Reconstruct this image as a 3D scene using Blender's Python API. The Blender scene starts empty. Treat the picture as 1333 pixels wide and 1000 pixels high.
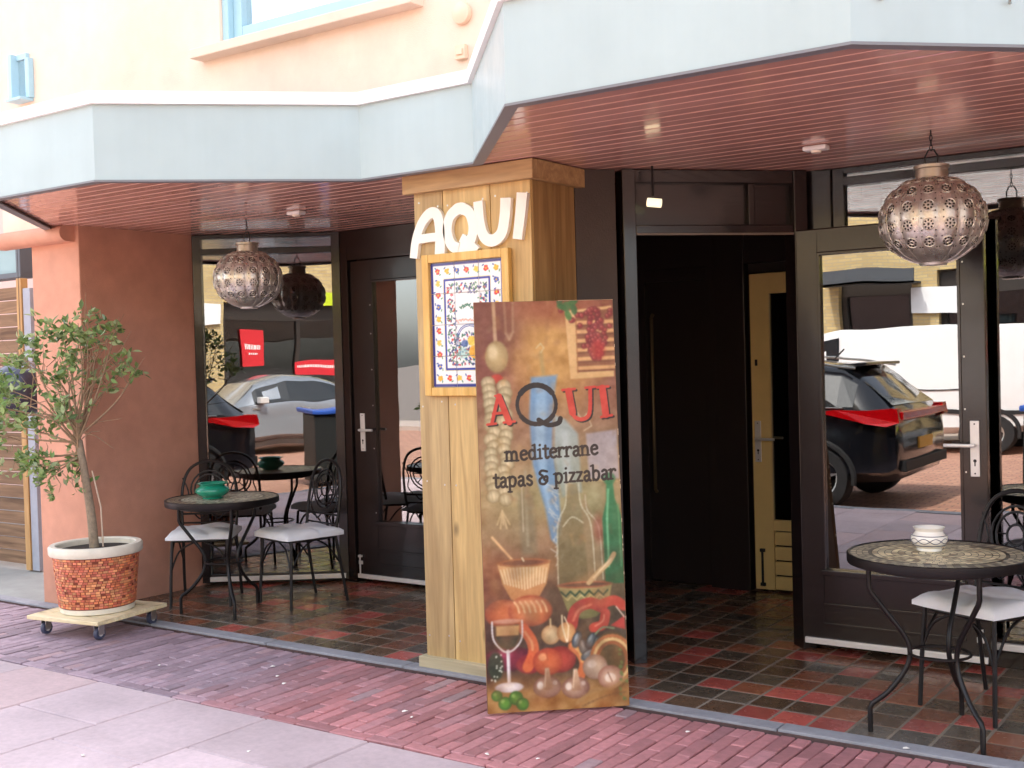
import bpy, bmesh, math, random
import numpy as np
from mathutils import Vector, Matrix
R = math.radians
sc = bpy.context.scene
COL = sc.collection
rnd = random.Random(7)

# ------------------------------------------------------------------ camera
cd = bpy.data.cameras.new('camera'); cam = bpy.data.objects.new('camera', cd); COL.objects.link(cam)
_dx = Vector((0.81726609, -0.01016172, -0.57617087)); _dy = Vector((0.57559553, -0.0336231, 0.817043)); _dz = Vector((-0.02767522, -0.99938292, -0.02162998))
# rows: world axes expressed in camera (right, down, forward)
right = Vector((_dx[0], _dy[0], _dz[0])); down = Vector((_dx[1], _dy[1], _dz[1])); fwd = Vector((_dx[2], _dy[2], _dz[2]))
M = Matrix((right, -down, -fwd)).transposed().to_4x4()
M.translation = Vector((0, 0, 1.55))
cam.matrix_world = M
cd.sensor_width = 36.0; cd.lens = 1530.9 * 36.0 / 1333.0
cd.clip_start = 0.05; cd.clip_end = 2000
sc.camera = cam

# ------------------------------------------------------------------ light
SUN_EL, SUN_AZ = R(56), R(-14)           # azimuth measured from +Y (behind the building) towards +X
sd = Vector((math.sin(SUN_AZ) * math.cos(SUN_EL), math.cos(SUN_AZ) * math.cos(SUN_EL), math.sin(SUN_EL)))
w = bpy.data.worlds.new('World'); sc.world = w; w.use_nodes = True
nt = w.node_tree; bg = nt.nodes['Background']
sky = nt.nodes.new('ShaderNodeTexSky'); sky.sky_type = 'NISHITA'; sky.sun_disc = False
sky.sun_elevation = SUN_EL; sky.sun_rotation = SUN_AZ; sky.air_density = 1.0; sky.dust_density = 3.0; sky.ozone_density = 0.6
hs = nt.nodes.new('ShaderNodeHueSaturation'); hs.inputs['Saturation'].default_value = .45      # hazy, whitish sky
nt.links.new(sky.outputs[0], hs.inputs['Color']); nt.links.new(hs.outputs[0], bg.inputs[0]); bg.inputs[1].default_value = 0.15
sl = bpy.data.lights.new('sun', 'SUN'); sl.energy = 2.1; sl.angle = R(0.53); sl.color = (1.0, 0.93, 0.82)
so = bpy.data.objects.new('sun', sl); COL.objects.link(so); so.rotation_euler = (-sd).to_track_quat('-Z', 'Y').to_euler()
so.location = (0, 8, 20)
sc.view_settings.view_transform = 'Standard'; sc.view_settings.look = 'None'
sc.view_settings.exposure = 2.5; sc.view_settings.gamma = 1.0
sc.view_settings.use_curve_mapping = False
sc.render.engine = 'CYCLES'; sc.cycles.use_denoising = True
sc.cycles.max_bounces = 10; sc.cycles.glossy_bounces = 5; sc.cycles.transparent_max_bounces = 12
sc.cycles.sample_clamp_indirect = 8.0

# ------------------------------------------------------------------ helpers
def lin(r, g, b):
    f = lambda c: ((c / 255 + 0.055) / 1.055) ** 2.4 if c > 10 else c / 255 / 12.92
    return (f(r), f(g), f(b))

MATS = {}
def mat(name, col=(.5, .5, .5), rough=.6, metal=0.0, noise=None, bump=None, coat=0.0, src=None, spec=.5, rvar=None, emit=None, stain=None, streak=None):
    """noise=(scale, amount), bump=(scale, strength), src in None/'object'/'attr'"""
    if name in MATS: return MATS[name]
    m = bpy.data.materials.new(name); m.use_nodes = True; MATS[name] = m
    t = m.node_tree; N = t.nodes; L = t.links; b = N['Principled BSDF']
    b.inputs['Roughness'].default_value = rough; b.inputs['Metallic'].default_value = metal
    b.inputs['Coat Weight'].default_value = coat; b.inputs['Coat Roughness'].default_value = .08
    b.inputs['Specular IOR Level'].default_value = spec
    if src == 'object':
        o = N.new('ShaderNodeObjectInfo'); c = o.outputs['Color']
    elif src == 'attr':
        o = N.new('ShaderNodeVertexColor'); o.layer_name = 'Col'; c = o.outputs['Color']
    else:
        o = N.new('ShaderNodeRGB'); o.outputs[0].default_value = (*col, 1); c = o.outputs[0]
    geo = N.new('ShaderNodeNewGeometry')
    def nz(scale, detail=5):
        n = N.new('ShaderNodeTexNoise'); n.inputs['Scale'].default_value = scale; n.inputs['Detail'].default_value = detail
        n.inputs['Roughness'].default_value = .65
        L.new(geo.outputs['Position'], n.inputs['Vector']); return n
    for k, sp in enumerate([noise, stain, streak]):
        if not sp: continue
        n = nz(sp[0], 6 if k == 0 else 3)
        if k == 2:
            vm = N.new('ShaderNodeVectorMath'); vm.operation = 'MULTIPLY'; vm.inputs[1].default_value = (1, 1, .06)
            L.new(geo.outputs['Position'], vm.inputs[0]); L.new(vm.outputs[0], n.inputs['Vector'])
        mr = N.new('ShaderNodeMapRange'); mr.inputs[1].default_value = .3; mr.inputs[2].default_value = .7
        mr.inputs[3].default_value = 1 - sp[1]; mr.inputs[4].default_value = 1 + sp[1]
        L.new(n.outputs['Fac'], mr.inputs[0])
        mx = N.new('ShaderNodeMix'); mx.data_type = 'RGBA'; mx.blend_type = 'MULTIPLY'; mx.inputs[0].default_value = 1
        L.new(c, mx.inputs[6]); L.new(mr.outputs[0], mx.inputs[7]); c = mx.outputs[2]
    L.new(c, b.inputs['Base Color'])
    if rvar:
        n = nz(rvar[0]); mr = N.new('ShaderNodeMapRange'); mr.inputs[1].default_value = .35; mr.inputs[2].default_value = .65
        mr.inputs[3].default_value = max(0, rough - rvar[1]); mr.inputs[4].default_value = min(1, rough + rvar[1])
        L.new(n.outputs['Fac'], mr.inputs[0]); L.new(mr.outputs[0], b.inputs['Roughness'])
    if bump:
        n = nz(bump[0], 8); bp = N.new('ShaderNodeBump'); bp.inputs['Strength'].default_value = bump[1]; bp.inputs['Distance'].default_value = .01
        L.new(n.outputs['Fac'], bp.inputs['Height']); L.new(bp.outputs[0], b.inputs['Normal'])
    if emit:
        b.inputs['Emission Color'].default_value = (*emit[0], 1); b.inputs['Emission Strength'].default_value = emit[1]
    return m

def wood_mat(name, c1, c2, axis='Z', rough=.55, scale=14, src=None):
    if name in MATS: return MATS[name]
    m = bpy.data.materials.new(name); m.use_nodes = True; MATS[name] = m
    t = m.node_tree; N = t.nodes; L = t.links; b = N['Principled BSDF']; b.inputs['Roughness'].default_value = rough
    geo = N.new('ShaderNodeNewGeometry'); oi = N.new('ShaderNodeObjectInfo')
    add = N.new('ShaderNodeVectorMath'); add.operation = 'MULTIPLY_ADD'
    add.inputs[1].default_value = (1, 1, .07) if axis == 'Z' else ((.07, 1, 1) if axis == 'X' else (1, .07, 1))
    cx = N.new('ShaderNodeCombineXYZ'); ml = N.new('ShaderNodeMath'); ml.operation = 'MULTIPLY'; ml.inputs[1].default_value = 37
    L.new(oi.outputs['Random'], ml.inputs[0]); L.new(ml.outputs[0], cx.inputs[0]); L.new(ml.outputs[0], cx.inputs[2])
    L.new(geo.outputs['Position'], add.inputs[0]); L.new(cx.outputs[0], add.inputs[2])
    n = N.new('ShaderNodeTexNoise'); n.inputs['Scale'].default_value = scale; n.inputs['Detail'].default_value = 8; n.inputs['Distortion'].default_value = 1.2
    L.new(add.outputs[0], n.inputs['Vector'])
    cr = N.new('ShaderNodeValToRGB'); cr.color_ramp.elements[0].position = .32; cr.color_ramp.elements[1].position = .68
    cr.color_ramp.elements[0].color = (*c1, 1); cr.color_ramp.elements[1].color = (*c2, 1)
    L.new(n.outputs['Fac'], cr.inputs[0]); out = cr.outputs[0]
    n2 = N.new('ShaderNodeTexNoise'); n2.inputs['Scale'].default_value = scale * 5; n2.inputs['Detail'].default_value = 4
    L.new(add.outputs[0], n2.inputs['Vector'])
    m2 = N.new('ShaderNodeMapRange'); m2.inputs[1].default_value = .35; m2.inputs[2].default_value = .65; m2.inputs[3].default_value = .93; m2.inputs[4].default_value = 1.08
    L.new(n2.outputs['Fac'], m2.inputs[0])
    vo = N.new('ShaderNodeTexVoronoi'); vo.inputs['Scale'].default_value = 2.4
    v2 = N.new('ShaderNodeVectorMath'); v2.operation = 'MULTIPLY_ADD'; v2.inputs[1].default_value = (1.6, 1.6, .75) if axis == 'Z' else (.75, 1.6, 1.6)
    L.new(geo.outputs['Position'], v2.inputs[0]); L.new(cx.outputs[0], v2.inputs[2]); L.new(v2.outputs[0], vo.inputs['Vector'])
    m3 = N.new('ShaderNodeMapRange'); m3.inputs[1].default_value = .02; m3.inputs[2].default_value = .085; m3.inputs[3].default_value = .45; m3.inputs[4].default_value = 1
    L.new(vo.outputs['Distance'], m3.inputs[0])
    mu = N.new('ShaderNodeMath'); mu.operation = 'MULTIPLY'; L.new(m2.outputs[0], mu.inputs[0]); L.new(m3.outputs[0], mu.inputs[1])
    mx = N.new('ShaderNodeMix'); mx.data_type = 'RGBA'; mx.blend_type = 'MULTIPLY'; mx.inputs[0].default_value = 1
    L.new(out, mx.inputs[6]); L.new(mu.outputs[0], mx.inputs[7]); out = mx.outputs[2]
    if src == 'object':
        mx = N.new('ShaderNodeMix'); mx.data_type = 'RGBA'; mx.blend_type = 'MULTIPLY'; mx.inputs[0].default_value = 1
        L.new(out, mx.inputs[6]); L.new(oi.outputs['Color'], mx.inputs[7]); out = mx.outputs[2]
    L.new(out, b.inputs['Base Color'])
    bp = N.new('ShaderNodeBump'); bp.inputs['Strength'].default_value = .25; bp.inputs['Distance'].default_value = .004
    L.new(n.outputs['Fac'], bp.inputs['Height']); L.new(bp.outputs[0], b.inputs['Normal'])
    return m

def brick_mat(name, c1, c2, mortar, bw, bh, rough=.8, space='wall'):
    if name in MATS: return MATS[name]
    m = bpy.data.materials.new(name); m.use_nodes = True; MATS[name] = m
    t = m.node_tree; N = t.nodes; L = t.links; b = N['Principled BSDF']; b.inputs['Roughness'].default_value = rough
    geo = N.new('ShaderNodeNewGeometry'); sx = N.new('ShaderNodeSeparateXYZ'); cx = N.new('ShaderNodeCombineXYZ')
    L.new(geo.outputs['Position'], sx.inputs[0])
    L.new(sx.outputs[0], cx.inputs[0]); L.new(sx.outputs[2 if space == 'wall' else 1], cx.inputs[1])
    br = N.new('ShaderNodeTexBrick'); br.inputs['Scale'].default_value = 1; br.inputs['Brick Width'].default_value = bw
    br.inputs['Row Height'].default_value = bh; br.inputs['Mortar Size'].default_value = .008
    br.inputs['Color1'].default_value = (*c1, 1); br.inputs['Color2'].default_value = (*c2, 1); br.inputs['Mortar'].default_value = (*mortar, 1)
    L.new(cx.outputs[0], br.inputs['Vector']); L.new(br.outputs['Color'], b.inputs['Base Color'])
    return m

def glass_mat(name, fac=.42, tint=(.5, .5, .5), rough=0.0):
    if name in MATS: return MATS[name]
    m = bpy.data.materials.new(name); m.use_nodes = True; MATS[name] = m
    t = m.node_tree; N = t.nodes; L = t.links
    for n in list(N):
        if n.type == 'BSDF_PRINCIPLED': N.remove(n)
    out = [n for n in N if n.type == 'OUTPUT_MATERIAL'][0]
    g = N.new('ShaderNodeBsdfGlossy'); g.inputs['Roughness'].default_value = rough; g.inputs[0].default_value = (.95, .97, .97, 1)
    tr = N.new('ShaderNodeBsdfTransparent'); tr.inputs[0].default_value = (*tint, 1)
    mx = N.new('ShaderNodeMixShader'); mx.inputs[0].default_value = fac
    # very slight unevenness of float glass
    geo = N.new('ShaderNodeNewGeometry'); n = N.new('ShaderNodeTexNoise'); n.inputs['Scale'].default_value = 2.2; n.inputs['Detail'].default_value = 1
    bp = N.new('ShaderNodeBump'); bp.inputs['Strength'].default_value = .02; bp.inputs['Distance'].default_value = .05
    L.new(geo.outputs['Position'], n.inputs['Vector']); L.new(n.outputs['Fac'], bp.inputs['Height']); L.new(bp.outputs[0], g.inputs['Normal'])
    L.new(tr.outputs[0], mx.inputs[1]); L.new(g.outputs[0], mx.inputs[2]); L.new(mx.outputs[0], out.inputs[0])
    return m

def parent_to(o, p):
    o.parent = p
    return o

class MB:
    def __init__(s): s.v = []; s.f = []; s.c = None
    def quad(s, a, b, c, d):
        n = len(s.v); s.v += [a, b, c, d]; s.f.append((n, n + 1, n + 2, n + 3)); return s
    def box(s, x0, x1, y0, y1, z0, z1, m=None):
        n = len(s.v)
        P = [(x0, y0, z0), (x1, y0, z0), (x1, y1, z0), (x0, y1, z0), (x0, y0, z1), (x1, y0, z1), (x1, y1, z1), (x0, y1, z1)]
        if m is not None: P = [tuple(m @ Vector(p)) for p in P]
        s.v += P
        s.f += [tuple(n + i for i in q) for q in [(3, 2, 1, 0), (4, 5, 6, 7), (0, 1, 5, 4), (1, 2, 6, 5), (2, 3, 7, 6), (3, 0, 4, 7)]]
        return s
    def prism(s, poly, z0, z1, m=None):
        n = len(s.v); k = len(poly)
        P = [(x, y, z0) for x, y in poly] + [(x, y, z1) for x, y in poly]
        if m is not None: P = [tuple(m @ Vector(p)) for p in P]
        s.v += P
        s.f.append(tuple(n + i for i in reversed(range(k)))); s.f.append(tuple(n + k + i for i in range(k)))
        for i in range(k):
            j = (i + 1) % k; s.f.append((n + i, n + j, n + k + j, n + k + i))
        return s
    def tube(s, path, r, n=7, closed=False, r2=None):
        path = [Vector(p) for p in path]; k = len(path); b0 = len(s.v); up = None
        for i, p in enumerate(path):
            a = path[(i - 1) % k] if (closed or i > 0) else p; b = path[(i + 1) % k] if (closed or i < k - 1) else p
            t = (b - a).normalized()
            if up is None:
                up = Vector((0, 0, 1)) if abs(t.z) < .9 else Vector((1, 0, 0))
            u = (up - t * up.dot(t))
            if u.length < 1e-5: u = t.orthogonal()
            u.normalize(); up = u; q = t.cross(u)
            rr = r if r2 is None else r + (r2 - r) * i / max(1, k - 1)
            for j in range(n):
                an = 2 * math.pi * j / n; s.v.append(tuple(p + u * (rr * math.cos(an)) + q * (rr * math.sin(an))))
        for i in range(k if closed else k - 1):
            for j in range(n):
                a = b0 + i * n + j; b = b0 + i * n + (j + 1) % n; i2 = (i + 1) % k
                s.f.append((a, b, b0 + i2 * n + (j + 1) % n, b0 + i2 * n + j))
        if not closed:
            s.f.append(tuple(b0 + j for j in reversed(range(n)))); s.f.append(tuple(b0 + (k - 1) * n + j for j in range(n)))
        return s
    def lathe(s, prof, n=32, c=(0, 0, 0), fn=None, cap=True):
        b0 = len(s.v); k = len(prof)
        for r, z in prof:
            for j in range(n):
                a = 2 * math.pi * j / n; rr = r * (fn(a, z) if fn else 1)
                s.v.append((c[0] + rr * math.cos(a), c[1] + rr * math.sin(a), c[2] + z))
        for i in range(k - 1):
            for j in range(n):
                a = b0 + i * n + j; b = b0 + i * n + (j + 1) % n
                s.f.append((a, b, b + n, a + n))
        if cap and prof[0][0] > 1e-6: s.f.append(tuple(b0 + j for j in reversed(range(n))))
        if cap and prof[-1][0] > 1e-6: s.f.append(tuple(b0 + (k - 1) * n + j for j in range(n)))
        return s
    def disc(s, c, r, nrm, n=10):
        nrm = Vector(nrm).normalized(); u = nrm.orthogonal().normalized(); q = nrm.cross(u); b0 = len(s.v)
        for j in range(n):
            a = 2 * math.pi * j / n; s.v.append(tuple(Vector(c) + u * (r * math.cos(a)) + q * (r * math.sin(a))))
        s.f.append(tuple(range(b0, b0 + n))); return s
    def mesh(s, name, smooth=None, bevel=0, seg=2):
        me = bpy.data.meshes.new(name); me.from_pydata([tuple(p) for p in s.v], [], s.f)
        bm = bmesh.new(); bm.from_mesh(me)
        bmesh.ops.recalc_face_normals(bm, faces=bm.faces)
        if bevel:
            bmesh.ops.remove_doubles(bm, verts=bm.verts, dist=1e-6)
            es = [e for e in bm.edges if len(e.link_faces) == 2 and e.calc_face_angle(0) > .5]
            bmesh.ops.bevel(bm, geom=es, offset=bevel, segments=seg, affect='EDGES', profile=.6, clamp_overlap=True)
        bm.to_mesh(me); bm.free()
        if smooth is not None:
            me.polygons.foreach_set('use_smooth', [True] * len(me.polygons)); me.set_sharp_from_angle(angle=R(smooth))
        me.update(); return me
    def build(s, name, m, parent=None, smooth=None, bevel=0, seg=2, kind=None, color=None):
        me = s.mesh(name, smooth, bevel, seg); return obj(name, me, m, parent, kind, color)

def obj(name, me, m=None, parent=None, kind=None, color=None):
    o = bpy.data.objects.new(name, me)
    if m is not None and not me.materials: me.materials.append(m)
    COL.objects.link(o)
    if parent is not None: o.parent = parent
    if kind: o['kind'] = kind
    if color: o.color = (*color, 1)
    return o

def tag(o, label=None, cat=None, group=None, kind=None):
    if label: o['label'] = label
    if cat: o['category'] = cat
    if group: o['group'] = group
    if kind: o['kind'] = kind
    return o

def thing(name, label, cat, loc=(0, 0, 0), rz=0, group=None):
    o = bpy.data.objects.new(name, None); COL.objects.link(o); o.location = loc; o.rotation_euler = (0, 0, rz)
    o.empty_display_size = .1
    return tag(o, label, cat, group)

def copy_tree(o, parent=None):
    c = o.copy(); COL.objects.link(c)
    if parent is not None: c.parent = parent
    for ch in list(o.children): copy_tree(ch, c)
    return c

def arc(cx, cy, r, a0, a1, n=10, ry=None):
    ry = r if ry is None else ry
    return [(cx + r * math.cos(R(a0 + (a1 - a0) * i / n)), cy + ry * math.sin(R(a0 + (a1 - a0) * i / n))) for i in range(n + 1)]

def catmull(P, n=6):
    P = [Vector(p) for p in P]; out = []
    for i in range(len(P) - 1):
        p0 = P[max(i - 1, 0)]; p1 = P[i]; p2 = P[i + 1]; p3 = P[min(i + 2, len(P) - 1)]
        for k in range(n):
            t = k / n
            out.append(.5 * ((2 * p1) + (p2 - p0) * t + (2 * p0 - 5 * p1 + 4 * p2 - p3) * t * t + (3 * p1 - p0 - 3 * p2 + p3) * t ** 3))
    out.append(P[-1]); return out

# ------------------------------------------------------------------ materials
SALMON = lin(204, 150, 126)
m_stucco = mat('salmon_stucco', SALMON, .85, noise=(9, .06), stain=(1.8, .13), bump=(160, .35))
m_upper = mat('upper_stucco', lin(234, 210, 190), .85, noise=(7, .05), stain=(.9, .06), streak=(3, .04), bump=(160, .3))  # same paint as the pillar, base lightened to carry the overexposure
m_pinkwall = mat('pale_pink_wall', lin(226, 190, 180), .85, noise=(4, .05), bump=(120, .3))
m_fascia = mat('fascia_sheet', lin(170, 188, 189), .38, noise=(3, .03), stain=(.8, .05), streak=(9, .02), rvar=(5, .08))
m_trim = mat('white_trim', lin(238, 238, 236), .45, noise=(5, .03))
m_soffit = mat('soffit_lacquer', lin(158, 98, 82), .14, src='object', coat=.35, rvar=(6, .05), noise=(3, .06))
m_dark = mat('dark_brown_paint', lin(28, 21, 21), .24, noise=(5, .05), bump=(40, .03), rvar=(3, .03), coat=.2)
m_darkwall = mat('dark_brown_plaster', lin(64, 54, 47), .55, noise=(6, .1), bump=(120, .25))
m_inner = mat('interior_wall', lin(48, 40, 36), .8, noise=(3, .1))
m_cream = mat('cream_paint', lin(232, 206, 140), .4, noise=(5, .05))
m_alu = mat('white_aluminium', lin(226, 226, 224), .3, metal=.25, noise=(9, .05))
m_steel = mat('brushed_steel', lin(200, 200, 196), .28, metal=.9, noise=(20, .06))
m_darkdoor = mat('inner_door_paint', lin(46, 39, 38), .3, noise=(5, .06), coat=.3)
m_black_iron = mat('black_iron', lin(28, 26, 27), .38, metal=.3, noise=(20, .2), bump=(180, .12))
m_blue_frame = mat('light_blue_frame', lin(168, 205, 218), .45, noise=(5, .04))
m_rubber = mat('rubber', lin(30, 30, 32), .7)
m_glass = glass_mat('shop_glass', .22, (.45, .45, .45))
m_glass_door = glass_mat('door_glass', .23, (.35, .35, .35))
m_glass_up = glass_mat('upper_glass', .8, (.5, .55, .6))
m_oak = wood_mat('pine_plank', lin(172, 143, 97), lin(207, 179, 126), 'Z', .5, 16, 'object')
m_oak_h = wood_mat('pine_board_flat', lin(166, 132, 90), lin(196, 164, 116), 'X', .5, 16)
m_frame_wood = wood_mat('frame_wood', lin(205, 160, 80), lin(228, 188, 112), 'Z', .42, 20)
m_fence = wood_mat('fence_wood', lin(92, 68, 48), lin(150, 120, 92), 'X', .75, 12, 'object')
m_slab = mat('concrete_slab', (.5, .45, .45), .8, src='object', noise=(30, .10), stain=(1.6, .13), bump=(220, .25))
m_brick = mat('paver_clay', (.3, .1, .1), .62, src='object', noise=(25, .16), bump=(140, .45))
m_sand = mat('joint_sand', lin(92, 72, 70), .95, noise=(40, .3), bump=(300, .4))
m_tile = mat('quarry_tile', (.1, .1, .1), .23, src='object', noise=(14, .15), bump=(60, .12), rvar=(9, .12), coat=.1)
m_grout = mat('grout', lin(132, 120, 106), .9, noise=(40, .2))
m_kerb = mat('kerb_concrete', lin(150, 150, 156), .85, noise=(30, .12), stain=(3, .12), bump=(160, .4))
m_soil = mat('potting_soil', lin(48, 38, 30), .95, noise=(60, .4), bump=(90, .8))

# ------------------------------------------------------------------ setting: ground
g = MB().box(-300, 300, -300, 300, -.5, -.14); tag(g.build('ground', mat('ground_earth', lin(120, 110, 104), .95, noise=(.8, .1))), kind='structure')
road = MB().box(-120, 120, -8.8, .30, -.3, -.10)
tag(road.build('road', brick_mat('road_clinkers', lin(186, 140, 118), lin(166, 120, 102), lin(120, 96, 84), .21, .105, .85, 'flat')), kind='structure')
tag(MB().box(-120, 120, -10.9, -8.8, -.3, 0).build('far_pavement', mat('far_paving', lin(176, 160, 150), .85, noise=(6, .08))), kind='structure')
tag(MB().box(-120, 120, .30, .45, -.3, -.002).build('street_kerb', m_kerb), kind='structure')

# paving slabs --------------------------------------------------------------
slab_bed = tag(MB().box(-14, 3, .45, 3.555, -.3, -.022).build('slab_pavement', m_sand), kind='structure')
def slab_mesh(wx, wy):
    b = MB().box(-wx / 2, wx / 2, -wy / 2, wy / 2, -.05, 0); return b.mesh('paving_slab', bevel=.006, seg=1)
SM = {}
def slab(x0, x1, y0, y1):
    g_ = .006; key = (round(x1 - x0, 3), round(y1 - y0, 3))
    if key not in SM: SM[key] = slab_mesh(key[0] - g_, key[1] - g_)
    v = rnd.uniform(.94, 1.05); c = lin(196 * v, 176 * v, 179 * v) if rnd.random() < .8 else lin(198 * v, 172 * v, 172 * v)
    o = obj('paving_slab', SM[key], m_slab, slab_bed, color=c)
    o.location = ((x0 + x1) / 2, (y0 + y1) / 2, rnd.uniform(-.0025, .001)); o.rotation_euler = (rnd.uniform(-.002, .002), rnd.uniform(-.002, .002), 0)
k0 = -10.47
for i in range(20):
    x0 = k0 + .6 * i
    offs = 2.89 if i % 2 == 0 else 3.11
    ys = [3.555]
    y = offs
    while y > .46: ys.append(y); y -= .6
    ys.append(.455)
    for a, b in zip(ys[:-1], ys[1:]):
        if a - b > .05: slab(x0, x0 + .6, b, a)
# brick pavers --------------------------------------------------------------
brick_bed = tag(MB().box(-14, 3, 3.56, 4.495, -.3, -.02).build('brick_pavement', m_sand), kind='structure')
bl, bw = .2075, .066
def pv(wx, wy): return MB().box(-wx / 2, wx / 2, -wy / 2, wy / 2, -.06, 0).mesh('brick', bevel=.004, seg=1)
pav_y = pv(bw - .006, bl - .003); pav_x = pv(.200, .060); pav_h = pv(bw - .006, bl / 2 - .003)
def bcol(x, y):
    n = math.sin(x * 1.7 + 1.1) + math.sin(x * 4.3 + y * 3.1) * .6 + rnd.gauss(0, .55)
    t = min(1, max(0, (x + 5.2) / 2.2 + .24 * n))  # violet to red along x, partly sky sheen put into the brick colour
    red = Vector((182, 124, 126)); vio = Vector((160, 138, 148))
    c = vio.lerp(red, t) * rnd.uniform(.88, 1.1)
    if rnd.random() < .05: c = Vector((176, 146, 150)) * rnd.uniform(.9, 1.05)
    return lin(*c)
bricks = []
ncol = 166
for i in range(ncol):
    x = -11.2 + i * bw
    ys = 3.63
    off = (i % 2) * bl / 2
    y = ys + (0 if i % 2 == 0 else bl / 2)
    if i % 2: bricks.append((x, ys + bl / 4, pav_h, 0))
    while y + bl <= 4.495 + .001:
        bricks.append((x, y + bl / 2, pav_y, 0)); y += bl
    if 4.495 - y > bl / 2 - .01: bricks.append((x, y + bl / 4, pav_h, 0))
for i in range(56): bricks.append((-11.2 + i * .205, 3.595, pav_x, 1))
def size_in_view(x, y):
    d = Vector((x, y, -1.55)); z = d.dot(fwd)
    if z < .5: return 0
    px = d.dot(right) / z * 1530.9; py = d.dot(down) / z * 1530.9
    if abs(px) > 700 or py > 540: return 0
    return 1 / z ** 3
bricks.sort(key=lambda b: -size_in_view(b[0], b[1]))
rest = MB(); restc = []
for k, (x, y, me, kind) in enumerate(bricks):
    c = bcol(x, y)
    if k < 300:
        o = obj('brick', me, m_brick, brick_bed, color=c); o.location = (x + rnd.uniform(-.002, .002), y + rnd.uniform(-.002, .002), rnd.uniform(-.004, .002))
        o.rotation_euler = (rnd.uniform(-.006, .006), rnd.uniform(-.02, .02), rnd.uniform(-.015, .015))
    else:
        hx, hy = (.1, .03) if kind else (bw / 2 - .003, bl / 2 - .0015 if me is pav_y else bl / 4 - .0015)
        z = rnd.uniform(-.004, .002); rest.box(x - hx, x + hx, y - hy, y + hy, -.06, z); restc += [c] * 8
def color_attr(me, cols):
    a = me.color_attributes.new('Col', 'FLOAT_COLOR', 'POINT')
    arr = np.ones((len(me.vertices), 4), np.float32); arr[:, :3] = np.array(cols, np.float32)[:len(me.vertices)]
    a.data.foreach_set('color', arr.ravel())
me = bpy.data.meshes.new('distant_bricks'); me.from_pydata(rest.v, [], rest.f); color_attr(me, restc)
obj('distant_bricks', me, mat('paver_clay_far', (.3, .1, .1), .62, src='attr', noise=(25, .16), bump=(140, .45)), brick_bed, kind='stuff')
# kerb strip in lengths
kerb = tag(MB().box(-14, 3, 4.50, 4.60, -.3, -.004).build('kerb_strip', m_sand), kind='structure')
ke = MB().box(-.497, .497, 4.503, 4.597, -.06, .008).mesh('kerb_stone', bevel=.006)
for i in range(16):
    o = obj('kerb_stone', ke, m_kerb, kerb); o.location = (-7.6 + i * 1.0 + .2, rnd.uniform(-.003, .003), rnd.uniform(-.002, .002))
# porch floor tiles ----------------------------------------------------------
porch = tag(MB().box(-6.8, 3, 4.60, 9.0, -.3, .0).build('porch_floor', m_grout), kind='structure')
tp = .166
tmesh = MB().box(-tp / 2 + .0052, tp / 2 - .0052, -tp / 2 + .0052, tp / 2 - .0052, -.03, 0).mesh('floor_tile', bevel=.003, seg=1)
tiles = []
for i in range(58):
    for j in range(27):
        x = -6.62 + tp / 2 + i * tp - .012; y = 4.602 + tp / 2 + j * tp
        tiles.append((x, y))
def tile_seen(x, y):
    s = size_in_view(x, y)
    if y > 6.2 and not (-4.2 < x < -2.2): s *= .01
    if y > 5.95 and x > -2.2: s *= .01
    if -3.8 < x < -3.1 and 4.57 < y < 5.2: s = 0
    return s
tiles.sort(key=lambda t: -tile_seen(*t))
def tcol():
    r = rnd.random(); v = rnd.uniform(.86, 1.14)
    if r < .15: return lin(172 * v, 86 * v, 76 * v)
    if r < .45: return lin(132 * v, 82 * v, 60 * v)
    if r < .75: return lin(98 * v, 76 * v, 60 * v)
    return lin(92 * v, 80 * v, 68 * v)
rest = MB(); restc = []
for k, (x, y) in enumerate(tiles):
    c = tcol()
    if k < 300:
        o = obj('floor_tile', tmesh, m_tile, porch, color=c); o.location = (x, y, rnd.uniform(.0012, .0024)); o.rotation_euler = (rnd.uniform(-.003, .003), rnd.uniform(-.003, .003), 0)
    elif y < 7.4 or x < -2:
        h = tp / 2 - .0052; rest.box(x - h, x + h, y - h, y + h, -.03, rnd.uniform(.0012, .0024)); restc += [c] * 8
me = bpy.data.meshes.new('far_tiles'); me.from_pydata(rest.v, [], rest.f); color_attr(me, restc)
obj('far_tiles', me, mat('quarry_tile_far', (.1, .1, .1), .3, src='attr', noise=(14, .15), bump=(60, .12), rvar=(9, .12), coat=.1), porch, kind='stuff')
tag(MB().box(-40, -6.8, 4.60, 30, -.3, -.01).build('alley_ground', mat('alley_paving', lin(150, 152, 148), .9, noise=(5, .12), bump=(80, .3))), kind='structure')

# ------------------------------------------------------------------ the restaurant building
B = thing('restaurant_building', 'salmon plastered restaurant front with zigzag canopy over a recessed porch', 'building')
Zs = 2.48
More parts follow.
